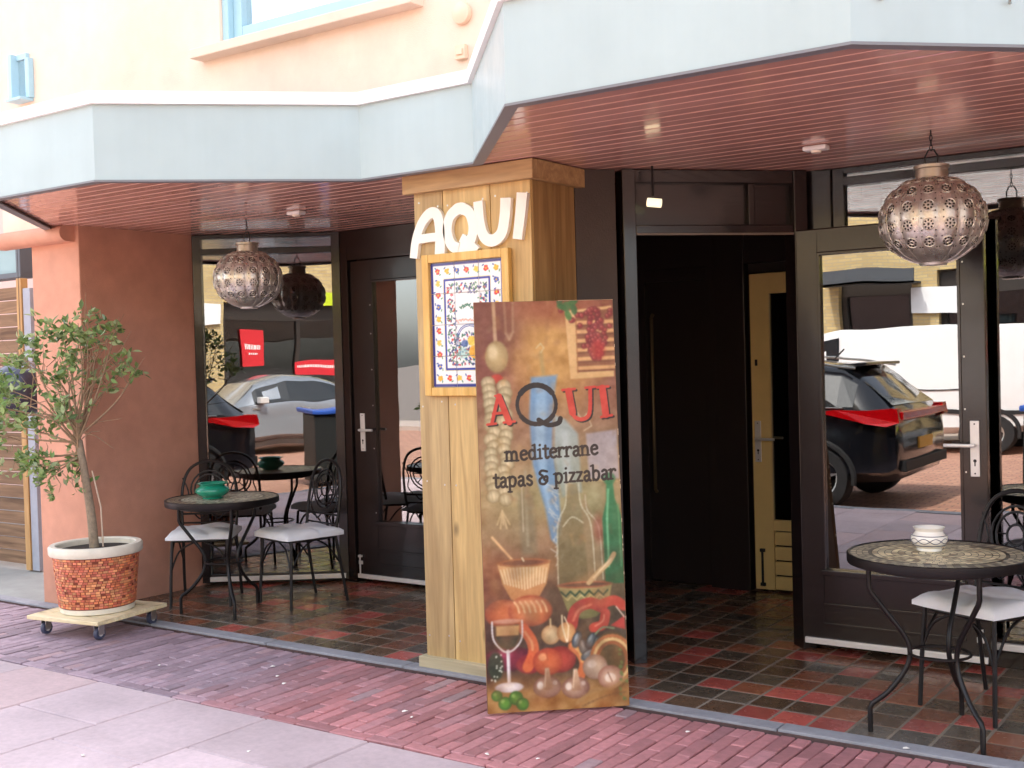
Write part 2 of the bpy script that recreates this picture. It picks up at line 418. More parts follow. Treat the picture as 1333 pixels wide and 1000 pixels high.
# upper wall with a window opening
uw = MB(); WX0, WX1, WZ0, WZ1 = -5.22, -3.86, 3.375, 4.9
uw.box(-7.46, WX0, 4.6, 4.9, 2.5, 7.1); uw.box(WX1, 14, 4.6, 4.9, 2.5, 7.1)
uw.box(WX0, WX1, 4.6, 4.9, 2.5, WZ0); uw.box(WX0, WX1, 4.6, 4.9, WZ1, 7.1)
uw.box(-7.46, 14, 4.9, 13, 2.62, 7.1)
uw.build('upper_wall', m_upper, B)
fr = MB(); fy0, fy1 = 4.66, 4.73
fr.box(WX0, WX0 + .05, fy0 - .04, fy1, WZ0, WZ1); fr.box(WX0 + .05, WX0 + .12, fy0, fy1, WZ0, WZ1)
fr.box(WX1 - .1, WX1, fy0, fy1, WZ0, WZ1); fr.box(WX0 + .12, WX1 - .1, fy0, fy1, WZ0, WZ0 + .11); fr.box(WX0 + .12, WX1 - .1, fy0, fy1, WZ1 - .1, WZ1)
upw = fr.build('upper_window', m_blue_frame, B, bevel=.006)
MB().box(WX0 + .12, WX1 - .1, 4.70, 4.706, WZ0 + .11, WZ1 - .1).build('glass_pane', m_glass_up, upw)
MB().box(WX0 + .12, WX1 - .1, 4.80, 4.82, WZ0 + .11, WZ1 - .1).build('curtain', mat('white_curtain', lin(240, 240, 240), .9, noise=(6, .06)), upw)
MB().box(-5.37, -3.72, 4.50, 4.61, 3.315, 3.37).build('window_sill', m_upper, upw, bevel=.006)
# far left casement of another window, standing open
cs = MB().box(-7.22, -7.05, 4.50, 4.6, 3.34, 3.36); cs.box(-7.23, -7.19, 4.53, 4.6, 3.36, 3.66); cs.box(-7.08, -7.04, 4.56, 4.6, 3.36, 3.62); cs.box(-7.19, -7.08, 4.57, 4.6, 3.62, 3.66)
csw = cs.build('small_window', m_blue_frame, B, bevel=.004)
MB().box(-7.19, -7.08, 4.585, 4.59, 3.36, 3.62).build('glass_pane', m_glass_up, csw)
# fittings on the upper wall
f1 = MB().lathe([(.05, 0), (.055, .012), (.05, .03), (.02, .045), (0, .046)], 20)
o = f1.build('alarm_bell', mat('overexposed_fitting', lin(236, 205, 178), .6), B, smooth=40); o.rotation_euler = (R(90), 0, 0); o.location = (-3.47, 4.6, 3.23)  # pale tone puts the overexposure into the fittings' colour
MB().box(-3.51, -3.45, 4.57, 4.6, 3.01, 3.08).box(-3.5, -3.46, 4.562, 4.57, 3.03, 3.06).build('junction_box', MATS['overexposed_fitting'], B, bevel=.004)
# salmon pillar, its cornice beam
pil = MB().box(-7.14, -6.62, 4.6, 9.0, -.05, 2.5).build('pillar', m_stucco, B, bevel=.008)
beam = [(4.545 + .055 * math.cos(R(a)), 2.435 + .055 * math.sin(R(a))) for a in range(90, 271, 20)] + [(4.6, 2.38), (4.6, 2.49)]
bm_ = MB(); n0 = len(bm_.v)
for x in (-7.44, -6.66):
    for y, z in beam: bm_.v.append((x, y, z))
k = len(beam)
bm_.f += [tuple(range(k)), tuple(range(2 * k - 1, k - 1, -1))] + [(i, (i + 1) % k, k + (i + 1) % k, k + i) for i in range(k)]
bm_.build('rounded_cornice', m_stucco, pil, smooth=35)
MB().box(.75, 1.4, 4.6, 9.0, -.05, 2.5).build('pillar', m_stucco, B, bevel=.008)

# canopy --------------------------------------------------------------------
OUT = [(-7.10, 4.78), (-5.87, 3.53), (-4.93, 3.53), (-4.01, 4.42), (-3.30, 4.42), (-2.46, 3.50), (-1.19, 3.50), (-.29, 4.40), (.45, 4.40), (1.35, 3.50), (2.6, 3.50), (3.6, 4.5)]
deck = MB().prism([(x, y + .03) for x, y in OUT] + [(3.6, 4.6), (-7.10, 4.6 + .2)], 2.52, 2.80)
can = deck.build('canopy', mat('roof_felt', lin(150, 148, 146), .9), B)
def seg_frame(a, b):
    a = Vector((*a, 0)); b = Vector((*b, 0)); t = (b - a).normalized(); n = Vector((t.y, -t.x, 0))   # outward
    return a, b, t, n
def offs(pts, d):
    out = []
    for i, p in enumerate(pts):
        ns = []
        if i > 0: ns.append(seg_frame(pts[i - 1], p)[3])
        if i < len(pts) - 1: ns.append(seg_frame(p, pts[i + 1])[3])
        n = sum(ns, Vector()).normalized(); k = d / max(.3, n.dot(ns[0])); out.append((p[0] + n.x * k, p[1] + n.y * k))
    return out
O0 = offs(OUT, -.012); O1 = OUT; T0 = offs(OUT, -.03); T1 = offs(OUT, .022)
for i in range(len(OUT) - 1):
    MB().prism([O1[i], O1[i + 1], O0[i + 1], O0[i]], 2.472, 2.838).build('fascia_panel', m_fascia, can)
    MB().prism([T1[i], T1[i + 1], T0[i + 1], T0[i]], 2.838, 2.90).build('roof_edge_trim', m_trim, can)
    L0 = offs(OUT, -.045)
    MB().prism([offs(OUT, .006)[i], offs(OUT, .006)[i + 1], L0[i + 1], L0[i]], 2.462, 2.4715).build('drip_edge', mat('grey_edge', lin(120, 122, 126), .5), can)
for (x, z) in ((-1.12, 2.60), (-.82, 2.60)):
    yv = 3.50 + (x + 1.19) if x > -1.19 else 3.5
    MB().tube([(x, yv + .01, z), (x + .004, yv - .02, z), (x + .006, yv - .03, z + .012)], .005, 6).build('fascia_hook', m_steel, can, smooth=40)
MB().prism([(x, y + .05) for x, y in OUT] + [(3.6, 6.4), (-7.10, 6.4)], 2.497, 2.517).build('soffit_backing', mat('soffit_gap', lin(70, 40, 34), .6), can)
# soffit planks clipped to the outline
def front_spans(y):
    xs = []
    P = OUT
    for (xa, ya), (xb, yb) in zip(P[:-1], P[1:]):
        if (ya - y) * (yb - y) < 0: xs.append(xa + (xb - xa) * (y - ya) / (yb - ya))
    xs.sort(); return [(xs[i], xs[i + 1]) for i in range(0, len(xs) - 1, 2)]
y = 3.512; pitch = .092
while y < 6.3:
    ya, yb = y, y + pitch - .010
    if ya < 4.43:
        sa, sb = front_spans(min(ya, 4.395)), front_spans(min(yb, 4.395))
        spans = [(a, b) for a, b in zip(sa, sb)] if len(sa) == len(sb) else []
    else:
        la = max(-7.09, -5.87 - (min(ya, 4.75) - 3.53) * .984) ; lb = max(-7.09, -5.87 - (min(yb, 4.75) - 3.53) * .984)
        spans = [((la, 2.6), (lb, 2.6))]
    for (a0, a1), (b0, b1) in spans:
        e = .02
        v = rnd.uniform(.96, 1.04)
        MB().prism([(a0 + e, ya), (a1 - e, ya), (b1 - e, yb), (b0 + e, yb)], 2.480 + rnd.uniform(0, .0015), 2.494).build('soffit_plank', m_soffit, can, color=lin(204 * v, 158 * v, 146 * v), bevel=.0035, seg=2)
    y += pitch

# timber clad corner post -----------------------------------------------------
core = MB().box(-3.77, -3.12, 4.60, 4.95, 0, 2.47).build('timber_post', m_darkwall, B)
px = [-3.80, -3.615, -3.325, -3.09]
tint = [(.86, .86, .86), (1.12, 1.1, .98), (1.1, 1.04, .88)]
for i in range(3):
    MB().box(px[i] + .002, px[i + 1] - .002, 4.575, 4.598, .06, 2.475).build('plank', m_oak, core, bevel=.003, color=tint[i])
MB().box(-3.117, -3.093, 4.60, 4.77, .06, 2.475).build('plank', m_oak, core, bevel=.003, color=(.74, .64, .54))  # right side planks tinted darker, painting the shade of that face
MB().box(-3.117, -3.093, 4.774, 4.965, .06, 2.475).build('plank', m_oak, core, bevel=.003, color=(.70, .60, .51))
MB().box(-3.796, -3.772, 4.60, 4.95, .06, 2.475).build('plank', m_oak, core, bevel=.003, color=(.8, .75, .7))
scw = MB()
for xx in (-3.77, -3.65, -3.58, -3.36, -3.29, -3.12):
    for zz in (.16, .95, 1.33, 2.33): scw.disc((xx + rnd.uniform(-.01, .01), 4.5744, zz + rnd.uniform(-.02, .02)), .005, (0, -1, 0), 8)
scw.build('screw_heads', m_steel, core, kind='stuff')
MB().box(-3.84, -3.05, 4.535, 4.575, 2.385, 2.476).box(-3.09, -3.05, 4.575, 5.0, 2.385, 2.476).build('cornice_board', m_oak_h, core, bevel=.004)
MB().box(-3.825, -3.06, 4.54, 4.599, 0.003, .062).box(-3.09, -3.06, 4.599, 4.97, 0.003, .062).build('base_board', wood_mat('pale_board', lin(172, 160, 128), lin(202, 190, 158), 'X', .7, 14), core, bevel=.004)

# walls behind ------------------------------------------------------------------
def wall_seg(mb, a, b, th, z0, z1):
    a_, b_, t, n = seg_frame(a, b)
    p = [a_, b_, b_ - n * th, a_ - n * th]
    mb.prism([(q.x, q.y) for q in p], z0, z1)
lw = MB()
wall_seg(lw, (-3.093, 4.968), (-2.95, 5.12), .1, 0, 2.478)
wall_seg(lw, (-4.76, 6.14), (-3.80, 4.97), .1, 0, 2.478)
lw.build('porch_wall', m_darkwall, B)
MB().box(-4.3, -4.2, 5.8, 7.1, 0, 2.479).box(-4.3, -1.9, 7.16, 7.26, 0, 2.479).box(-2.0, -1.9, 6.0, 7.16, 0, 2.479).build('vestibule_wall', m_inner, B)
MB().box(-6.6, 3, 9.0, 9.1, -.05, 2.6).box(2.9, 3, 4.9, 9, -.05, 2.6).build('room_wall', m_inner, B)
MB().box(-6.6, 2.9, 6.31, 8.99, 2.48, 2.5).build('room_ceiling', mat('ceiling_paint', lin(130, 124, 118), .9), B)

# windows and doors ----------------------------------------------------------------
def local(o, a, ang):
    o.location = (a[0], a[1], 0); o.rotation_euler = (0, 0, ang); return o
def window_unit(name, a, b, z0, z1, bars, posts, label=None, sill=True, gl=None):
    """frame in local coordinates: x along the wall, y into the building"""
    L_ = math.hypot(b[0] - a[0], b[1] - a[1]); ang = math.atan2(b[1] - a[1], b[0] - a[0])
    mb = MB().box(0, .06, -.03, .05, z0, z1).box(L_ - .06, L_, -.03, .05, z0, z1)
    mb.box(.06, L_ - .06, -.03, .05, z0, z0 + .06).box(.06, L_ - .06, -.03, .05, z1 - .03, z1)
    for z, h in bars: mb.box(.06, L_ - .06, -.035, .05, z, z + h)
    for x, wd in posts: mb.box(x, x + wd, -.034, .05, z0 + .06, z1 - .03)
    o = local(mb.build(name, m_dark, B, bevel=.004), a, ang)
    if label: o['label'] = label
    cuts = [z0 + .06] + [q for z, h in bars for q in (z, z + h)] + [z1 - .03]
    xs = [.06] + [q for x, wd in posts for q in (x, x + wd)] + [L_ - .06]
    for k in range(0, len(cuts), 2):
        for h in range(0, len(xs), 2):
            MB().box(xs[h], xs[h + 1], .0, .006, cuts[k], cuts[k + 1]).build('glass_pane', gl or m_glass, o)
    if sill: MB().box(.06, L_ - .02, -.06, -.032, z0 + .012, z0 + .045).build('sill_strip', m_alu, o, bevel=.003)
    return o
window_unit('shop_window', (-6.62, 5.52), (-5.78, 6.13), 0.02, 2.478, [(2.335, .045)], [])
window_unit('shop_window', (-2.13, 5.95), (.75, 5.95), 0.08, 2.478, [(2.385, .045)], [(.95, .07)])
MB().box(-2.13, .75, 5.93, 6.0, 0, .08).build('window_plinth', m_dark, B)
MB().box(-2.26, -2.13, 5.90, 6.0, 0, 2.478).build('door_post', m_dark, B, bevel=.005)
# left door wall
dw = MB().box(-5.78, -5.70, 6.11, 6.21, 0, 2.478).box(-4.80, -4.72, 6.11, 6.21, 0, 2.478).box(-5.70, -4.80, 6.11, 6.21, 2.27, 2.478)
dw.build('door_frame', m_dark, B, bevel=.004)

def handle_set(door, x, y, z, side, size=1.0):
    p = MB().box(x - .021, x + .021, y - .008, y, z - .15, z + .115).build('handle_plate', m_alu, door, bevel=.003)
    lev = MB().tube([(x, y - .008, z), (x, y - .045, z), (x + side * .02, y - .055, z), (x + side * .13, y - .055, z)], .009, 8)
    lev.build('handle', m_alu, p, smooth=40)
    k = MB().disc((x, y - .0085, z - .075), .008, (0, -1, 0), 10); k.box(x - .003, x + .003, y - .0089, y - .0084, z - .10, z - .075)
    k.disc((x, y - .0085, z + .1), .004, (0, -1, 0), 8).disc((x, y - .0085, z - .135), .004, (0, -1, 0), 8)
    k.build('keyhole', m_rubber, p)
def glazed_door(name, x0, x1, y, z0, z1, gx0, gx1, gz0, gz1, label, hx, hside, boltx):
    th = .045
    mb = MB().box(x0, gx0, y, y + th, z0, z1).box(gx1, x1, y, y + th, z0, z1).box(gx0, gx1, y, y + th, z0, gz0).box(gx0, gx1, y, y + th, gz1, z1)
    d = mb.build(name, m_dark, B, bevel=.004); d['label'] = label
    MB().box(gx0, gx1, y + .018, y + .024, gz0, gz1).build('glass_pane', m_glass_door, d)
    bd = MB()
    bd.box(gx0, gx0 + .014, y - .006, y + .017, gz0, gz1).box(gx1 - .014, gx1, y - .006, y + .017, gz0, gz1).box(gx0 + .014, gx1 - .014, y - .006, y + .017, gz1 - .014, gz1)
    bd.build('glazing_bead', m_dark, d, bevel=.002)
    MB().box(gx0 - .005, gx1 + .005, y - .022, y + .017, gz0 - .004, gz0 + .022).build('weather_rail', m_dark, d, bevel=.003)
    if gz0 - z0 > .2:
        MB().box(gx0, gx1, y - .008, y - .0005, z0 + .20, z0 + .215).box(gx0, gx1, y - .008, y - .0005, z0 + .10, z0 + .115).build('panel_moulding', m_dark, d, bevel=.002)
    MB().box(x0 + .01, x1 - .01, y - .02, y - .001, z0 + .004, z0 + .034).build('kick_rail', m_alu, d, bevel=.003)
    handle_set(d, hx, y, 1.08, hside)
    bt = MB().tube([(boltx, y - .014, z0 + .03), (boltx, y - .014, z0 + .17)], .006, 8).box(boltx - .016, boltx + .016, y - .01, y - .001, z0 + .10, z0 + .125).box(boltx - .014, boltx + .014, y - .02, y - .001, z0 + .15, z0 + .165)
    bt.build('floor_bolt', m_alu, d, smooth=40)
    sx = MB()
    for z in (.5, .95, 1.25, 1.5, 1.75, 1.95): sx.disc((gx1 + .012 if hside < 0 else gx0 - .012, y - .0006, z), .004, (0, -1, 0), 8)
    sx.build('screw_head', m_steel, d)
    return d
glazed_door('door', -5.695, -4.81, 6.13, .03, 2.265, -5.50, -4.93, .42, 2.12, 'closed brown glazed door behind the left table', -5.61, 1, -5.665)
glazed_door('door', -2.285, -1.365, 5.805, .04, 2.165, -2.175, -1.475, .405, 2.045, 'brown glazed door standing wide open against the right window', -1.42, -1, -1.41)
hg = MB()
for z in (.25, 1.1, 1.95): hg.tube([(-2.297, 5.83, z - .05), (-2.297, 5.83, z + .05)], .010, 8)
hg.build('hinge', m_steel, B, smooth=40)

# entrance opening on the diagonal
ea, eb = Vector((-2.93, 5.14)), Vector((-2.26, 5.88)); ang = math.atan2(eb.y - ea.y, eb.x - ea.x); EL = (eb - ea).length
ef = MB().box(0, .07, -.03, .09, 0, 2.478).box(EL - .075, EL, -.03, .09, 0, 2.478).box(.07, EL - .075, -.02, .07, 2.155, 2.20).box(.07, EL - .075, -.02, .07, 2.41, 2.478).box(EL * .68, EL * .68 + .035, -.015, .06, 2.20, 2.41)
en = local(ef.build('entrance_frame', m_dark, B, bevel=.005), ea, ang)
MB().box(.07, EL * .68, .02, .026, 2.20, 2.41).build('transom_panel', m_dark, en)
MB().box(EL * .68 + .035, EL - .075, .02, .026, 2.20, 2.41).build('transom_panel', m_dark, en)
MB().box(.07, EL - .075, -.022, -.012, 2.148, 2.158).build('trim_strip', mat('lighter_trim', lin(110, 100, 88), .4), en)  # narrow strip lighter than the frame
# vestibule back wall: dark door, dark panel, cream door
dd = MB().box(-3.87, -3.42, 7.10, 7.14, .01, 2.04).box(-3.95, -3.87, 7.08, 7.15, 0, 2.12).box(-3.42, -3.35, 7.08, 7.15, 0, 2.12).box(-3.87, -3.42, 7.08, 7.15, 2.04, 2.12)
dd = dd.build('inner_door', m_darkdoor, B, bevel=.004)
MB().tube([(-3.80, 7.06, .62), (-3.80, 7.04, .64), (-3.80, 7.04, 1.80), (-3.80, 7.06, 1.82)], .012, 8).build('pull_handle', mat('brass_pull', lin(120, 106, 80), .4, metal=.7), dd, smooth=40)
MB().box(-3.35, -3.14, 7.07, 7.15, 0, 2.47).build('dark_panel', m_darkdoor, B, bevel=.004)
MB().box(-3.95, -2.0, 7.09, 7.15, 2.12, 2.47).build('dark_panel', m_darkdoor, B, bevel=.004)
cdm = MB().box(-3.115, -2.985, 7.10, 7.14, .015, 2.05).box(-2.45, -2.30, 7.10, 7.14, .015, 2.05).box(-2.985, -2.45, 7.10, 7.14, 1.92, 2.05).box(-2.985, -2.45, 7.10, 7.14, .40, .47)
cdo = cdm.build('cream_door', m_cream, B, bevel=.004)
for k in range(4): MB().box(-2.983, -2.452, 7.108, 7.13, .018 + k * .096, .018 + k * .096 + .086).build('door_board', m_cream, cdo, bevel=.006)
MB().box(-2.985, -2.45, 7.118, 7.124, .47, 1.92).build('glass_pane', m_glass_door, cdo)
handle_set(cdo, -3.075, 7.10, .99, 1)
MB().box(-3.085, -3.07, 7.094, 7.0998, 1.46, 1.50).build('lock_cylinder', m_rubber, cdo)
MB().tube([(-3.06, 7.085, .05), (-3.06, 7.085, .28)], .008, 8).box(-3.075, -3.045, 7.08, 7.0998, .04, .06).box(-3.075, -3.045, 7.08, 7.0998, .26, .28).build('door_closer', m_rubber, cdo)

# ------------------------------------------------------------------ small lamps at the soffit
def soffit_lamp(x, y, label):
    t = thing('ceiling_spotlight', label, 'spotlight', (x, y, 2.478), R(0), 'small white lamps under the canopy')
    MB().box(-.055, .055, -.03, .03, -.022, 0).build('housing', m_trim, t, bevel=.008)
    MB().lathe([(.022, -.032), (.025, -.022)], 16).build('lens', mat('lens', lin(250, 240, 220), .3), t, smooth=40)
soffit_lamp(-1.94, 5.20, 'small white oblong lamp on the soffit above the open door')
soffit_lamp(-5.16, 5.10, 'small white lamp on the soffit over the left table')
t = thing('entrance_spotlight', 'small pale glass spotlight high in front of the entrance opening', 'spotlight', (-2.76, 5.16, 2.478))
MB().tube([(0, 0, 0), (0, 0, -.15)], .006, 8).build('stem', m_black_iron, t)
MB().tube([(-.03, .0, -.175), (.035, .02, -.185)], .022, 14).build('glass_shade', mat('lamp_glass', lin(240, 228, 180), .35, emit=((1, .86, .55), .25)), t, smooth=50)

# ------------------------------------------------------------------ lanterns
m_pewter = mat('pierced_pewter', lin(214, 213, 206), .32, metal=.8, noise=(18, .2), bump=(90, .25), rvar=(12, .1))
m_pierce = mat('pierced_hole', lin(30, 26, 22), .6)
m_neck = mat('lantern_neck', lin(196, 192, 178), .35, metal=.7, noise=(20, .1))
def rosette_mesh():
    mb = MB(); n = 14
    mb.tube([(.0245 * math.cos(2 * math.pi * i / n), .0245 * math.sin(2 * math.pi * i / n), .001) for i in range(n)], .0022, 5, closed=True)
    mb.tube([(.0085 * math.cos(2 * math.pi * i / 8), .0085 * math.sin(2 * math.pi * i / 8), .001) for i in range(8)], .0018, 5, closed=True)
    return mb.mesh('rosette', smooth=50)
def holes_mesh():
    mb = MB(); mb.disc((0, 0, .0012), .005, (0, 0, 1), 8)
    for i in range(8):
        a = 2 * math.pi * i / 8; mb.disc((.0165 * math.cos(a), .0165 * math.sin(a), .0012), .0046, (0, 0, 1), 6)
    for sx in (-1, 1):
        for sy in (-1, 1): mb.disc((sx * .028, sy * .026, .0008), .0035, (0, 0, 1), 6)
    return mb.mesh('pierced_holes')
ROS, HOL = rosette_mesh(), holes_mesh()
def make_lantern(r, label, loc, top):
    t = thing('hanging_lantern', label, 'lantern', loc, 0, 'pierced metal ball lanterns')
    sq = .86; G = 16
    prof = [(r * math.sin(R(a)), -r * sq * math.cos(R(a))) for a in range(14, 163, 6)]
    fn = lambda a, z: 1 - .035 * abs(math.cos(a * G / 2)) ** 6
    MB().lathe(prof, 128, fn=fn).build('body', m_pewter, t, smooth=60)
    ribs = MB()
    for i in range(G):
        a = 2 * math.pi * (i + 0) / G
        ribs.tube([(.968 * r * math.sin(R(p)) * math.cos(a), .968 * r * math.sin(R(p)) * math.sin(a), -r * sq * math.cos(R(p))) for p in range(16, 163, 10)], .003, 5)
    ribs.build('ribs', m_pewter, t, smooth=50)
    nk = r * sq * .951
    MB().lathe([(r * .31, nk - .004), (r * .30, nk + .035), (r * .33, nk + .04), (r * .33, nk + .052), (r * .1, nk + .054)], 28).build('neck', m_neck, t, smooth=35)
    hk = MB().tube([(-.025, 0, nk + .05), (-.027, 0, nk + .09), (-.012, 0, nk + .12), (.012, 0, nk + .12), (.027, 0, nk + .09), (.025, 0, nk + .05)], .004, 6)
    hk.build('hook', m_black_iron, t, smooth=50)
    ch = MB(); z = nk + .115; zt = top - loc[2]; k = 0
    while z < zt - .012:
        pts = [(.006 * math.cos(R(q)), 0, z + .014 + .014 * math.sin(R(q))) for q in range(0, 360, 45)]
        if k % 2: pts = [(0, p[0], p[2]) for p in pts]
        ch.tube(pts, .002, 5, closed=True); z += .021; k += 1
    ch.build('chain', m_black_iron, t, smooth=50)
    MB().lathe([(r * .25, -nk - .012), (r * .27, -nk), (r * .1, -nk)], 20).build('bottom_cap', m_pewter, t, smooth=40)
    for lat in (58, 36, 13, -11, -34):
        for i in range(G):
            a = 2 * math.pi * (i + .5) / G; p = R(90 - lat)
            pos = Vector((r * math.sin(p) * math.cos(a), r * math.sin(p) * math.sin(a), r * sq * math.cos(p)))
            nr = Vector((pos.x, pos.y, pos.z / sq / sq)).normalized()
            q = nr.to_track_quat('Z', 'Y'); s = min(1, .35 + .8 * math.cos(R(lat)))
            o = obj('rosette', ROS, m_pewter, t); o.location = pos * .998; o.rotation_mode = 'QUATERNION'; o.rotation_quaternion = q; o.scale = (s, s, 1)
            h = obj('pierced_holes', HOL, m_pierce, o)
    return t
make_lantern(.222, 'brass toned pierced ball lantern hanging in front of the open right door', (-1.43, 5.20, 2.095), 2.478)
make_lantern(.213, 'grey pierced ball lantern hanging above the left table', (-5.60, 5.10, 2.095), 2.478)
# dark ball lantern far left, half behind the leaves
t = thing('ball_lantern', 'dark round lantern behind the leaves at the far left', 'lantern', (-7.75, 4.88, 1.43), 0)
MB().lathe([(.215 * math.sin(R(a)), -.2 * math.cos(R(a))) for a in range(8, 173, 8)], 32).build('body', mat('dark_lantern', lin(70, 72, 84), .3, metal=.6, noise=(20, .25)), t, smooth=60)
MB().lathe([(.05, .195), (.045, .225), (.012, .235)], 16).build('neck', m_black_iron, t, smooth=40)
MB().tube([(0, 0, .23), (0, 0, 1.30)], .002, 5).build('cord', m_black_iron, t)
MB().box(-.05, .52, -.008, .008, 1.29, 1.31).build('wall_bracket', m_black_iron, t)

# ------------------------------------------------------------------ letters on the post
def ribbon(path, w, y0, y1, mb, taper=None):
    """extruded stroke in the xz plane; w may be a list"""
    P = [Vector((p[0], p[1])) for p in path]; n = len(P); Lf, Rt = [], []
    for i, p in enumerate(P):
        t = (P[min(i + 1, n - 1)] - P[max(i - 1, 0)]).normalized(); q = Vector((-t.y, t.x))
        ww = w if not isinstance(w, (list, tuple)) else w[0] + (w[1] - w[0]) * i / max(1, n - 1)
        Lf.append(p + q * ww / 2); Rt.append(p - q * ww / 2)
    b = len(mb.v)
    for yy in (y0, y1):
        for i in range(n):
            mb.v.append((Lf[i].x, yy, Lf[i].y)); mb.v.append((Rt[i].x, yy, Rt[i].y))
    m2 = 2 * n
    for i in range(n - 1):
        a = b + 2 * i
        mb.f += [(a, a + 1, a + 3, a + 2), (m2 + a, m2 + a + 2, m2 + a + 3, m2 + a + 1), (a, a + 2, m2 + a + 2, m2 + a), (a + 1, m2 + a + 1, m2 + a + 3, a + 3)]
    mb.f += [(b, m2 + b, m2 + b + 1, b + 1), (b + 2 * n - 2, b + 2 * n - 1, m2 + b + 2 * n - 1, m2 + b + 2 * n - 2)]
def cm2(P, n=6): return [(v.x, v.y) for v in catmull([(p[0], p[1], 0) for p in P], n)]
LT = thing('letter_sign', 'white cut-out letters reading AQUI fixed high on the timber post', 'sign', (-3.80, 4.575, 2.07))
m_letter = mat('letter_white', lin(240, 236, 222), .5, noise=(12, .03))
def letter(strokes, ox, sx, sz, oz=0):
    mb = MB()
    for k, (P, wd) in enumerate(strokes):
        Q = [(ox + p[0] * sx, oz + p[1] * sz) for p in cm2(P)]
        ww = [q * .25 for q in wd] if isinstance(wd, (list, tuple)) else wd * .25
        ribbon(Q, ww, -.024 - .0006 * k, -.001, mb)
    mb.build('letter', m_letter, LT)
letter([([(.02, -.02), (.10, .35), (.30, .72), (.58, .93), (.80, .88), (.88, .6), (.88, .3), (.86, .0)], [.19, .25]), ([(.12, .38), (.5, .40), (.88, .40)], .17)], .004, .20, .225, .0)
letter([([(.66, .93), (.5, .96), (.2, .82), (.08, .5), (.2, .16), (.5, .04), (.62, .06)], .22), ([(.38, .07), (.5, .04), (.8, .18), (.92, .5), (.8, .84), (.5, .96), (.34, .91)], .22), ([(.52, .30), (.70, .18), (.98, -.06)], [.17, .24])], .212, .19, .215, .01)
letter([([(.06, 1.0), (.10, .5), (.22, .16), (.48, .05), (.76, .20), (.88, .6), (.92, 1.0)], [.22, .24])], .408, .19, .205, .035)
letter([([(.55, 1.0), (.45, .5), (.32, .0)], [.24, .21])], .595, .15, .215, .04)

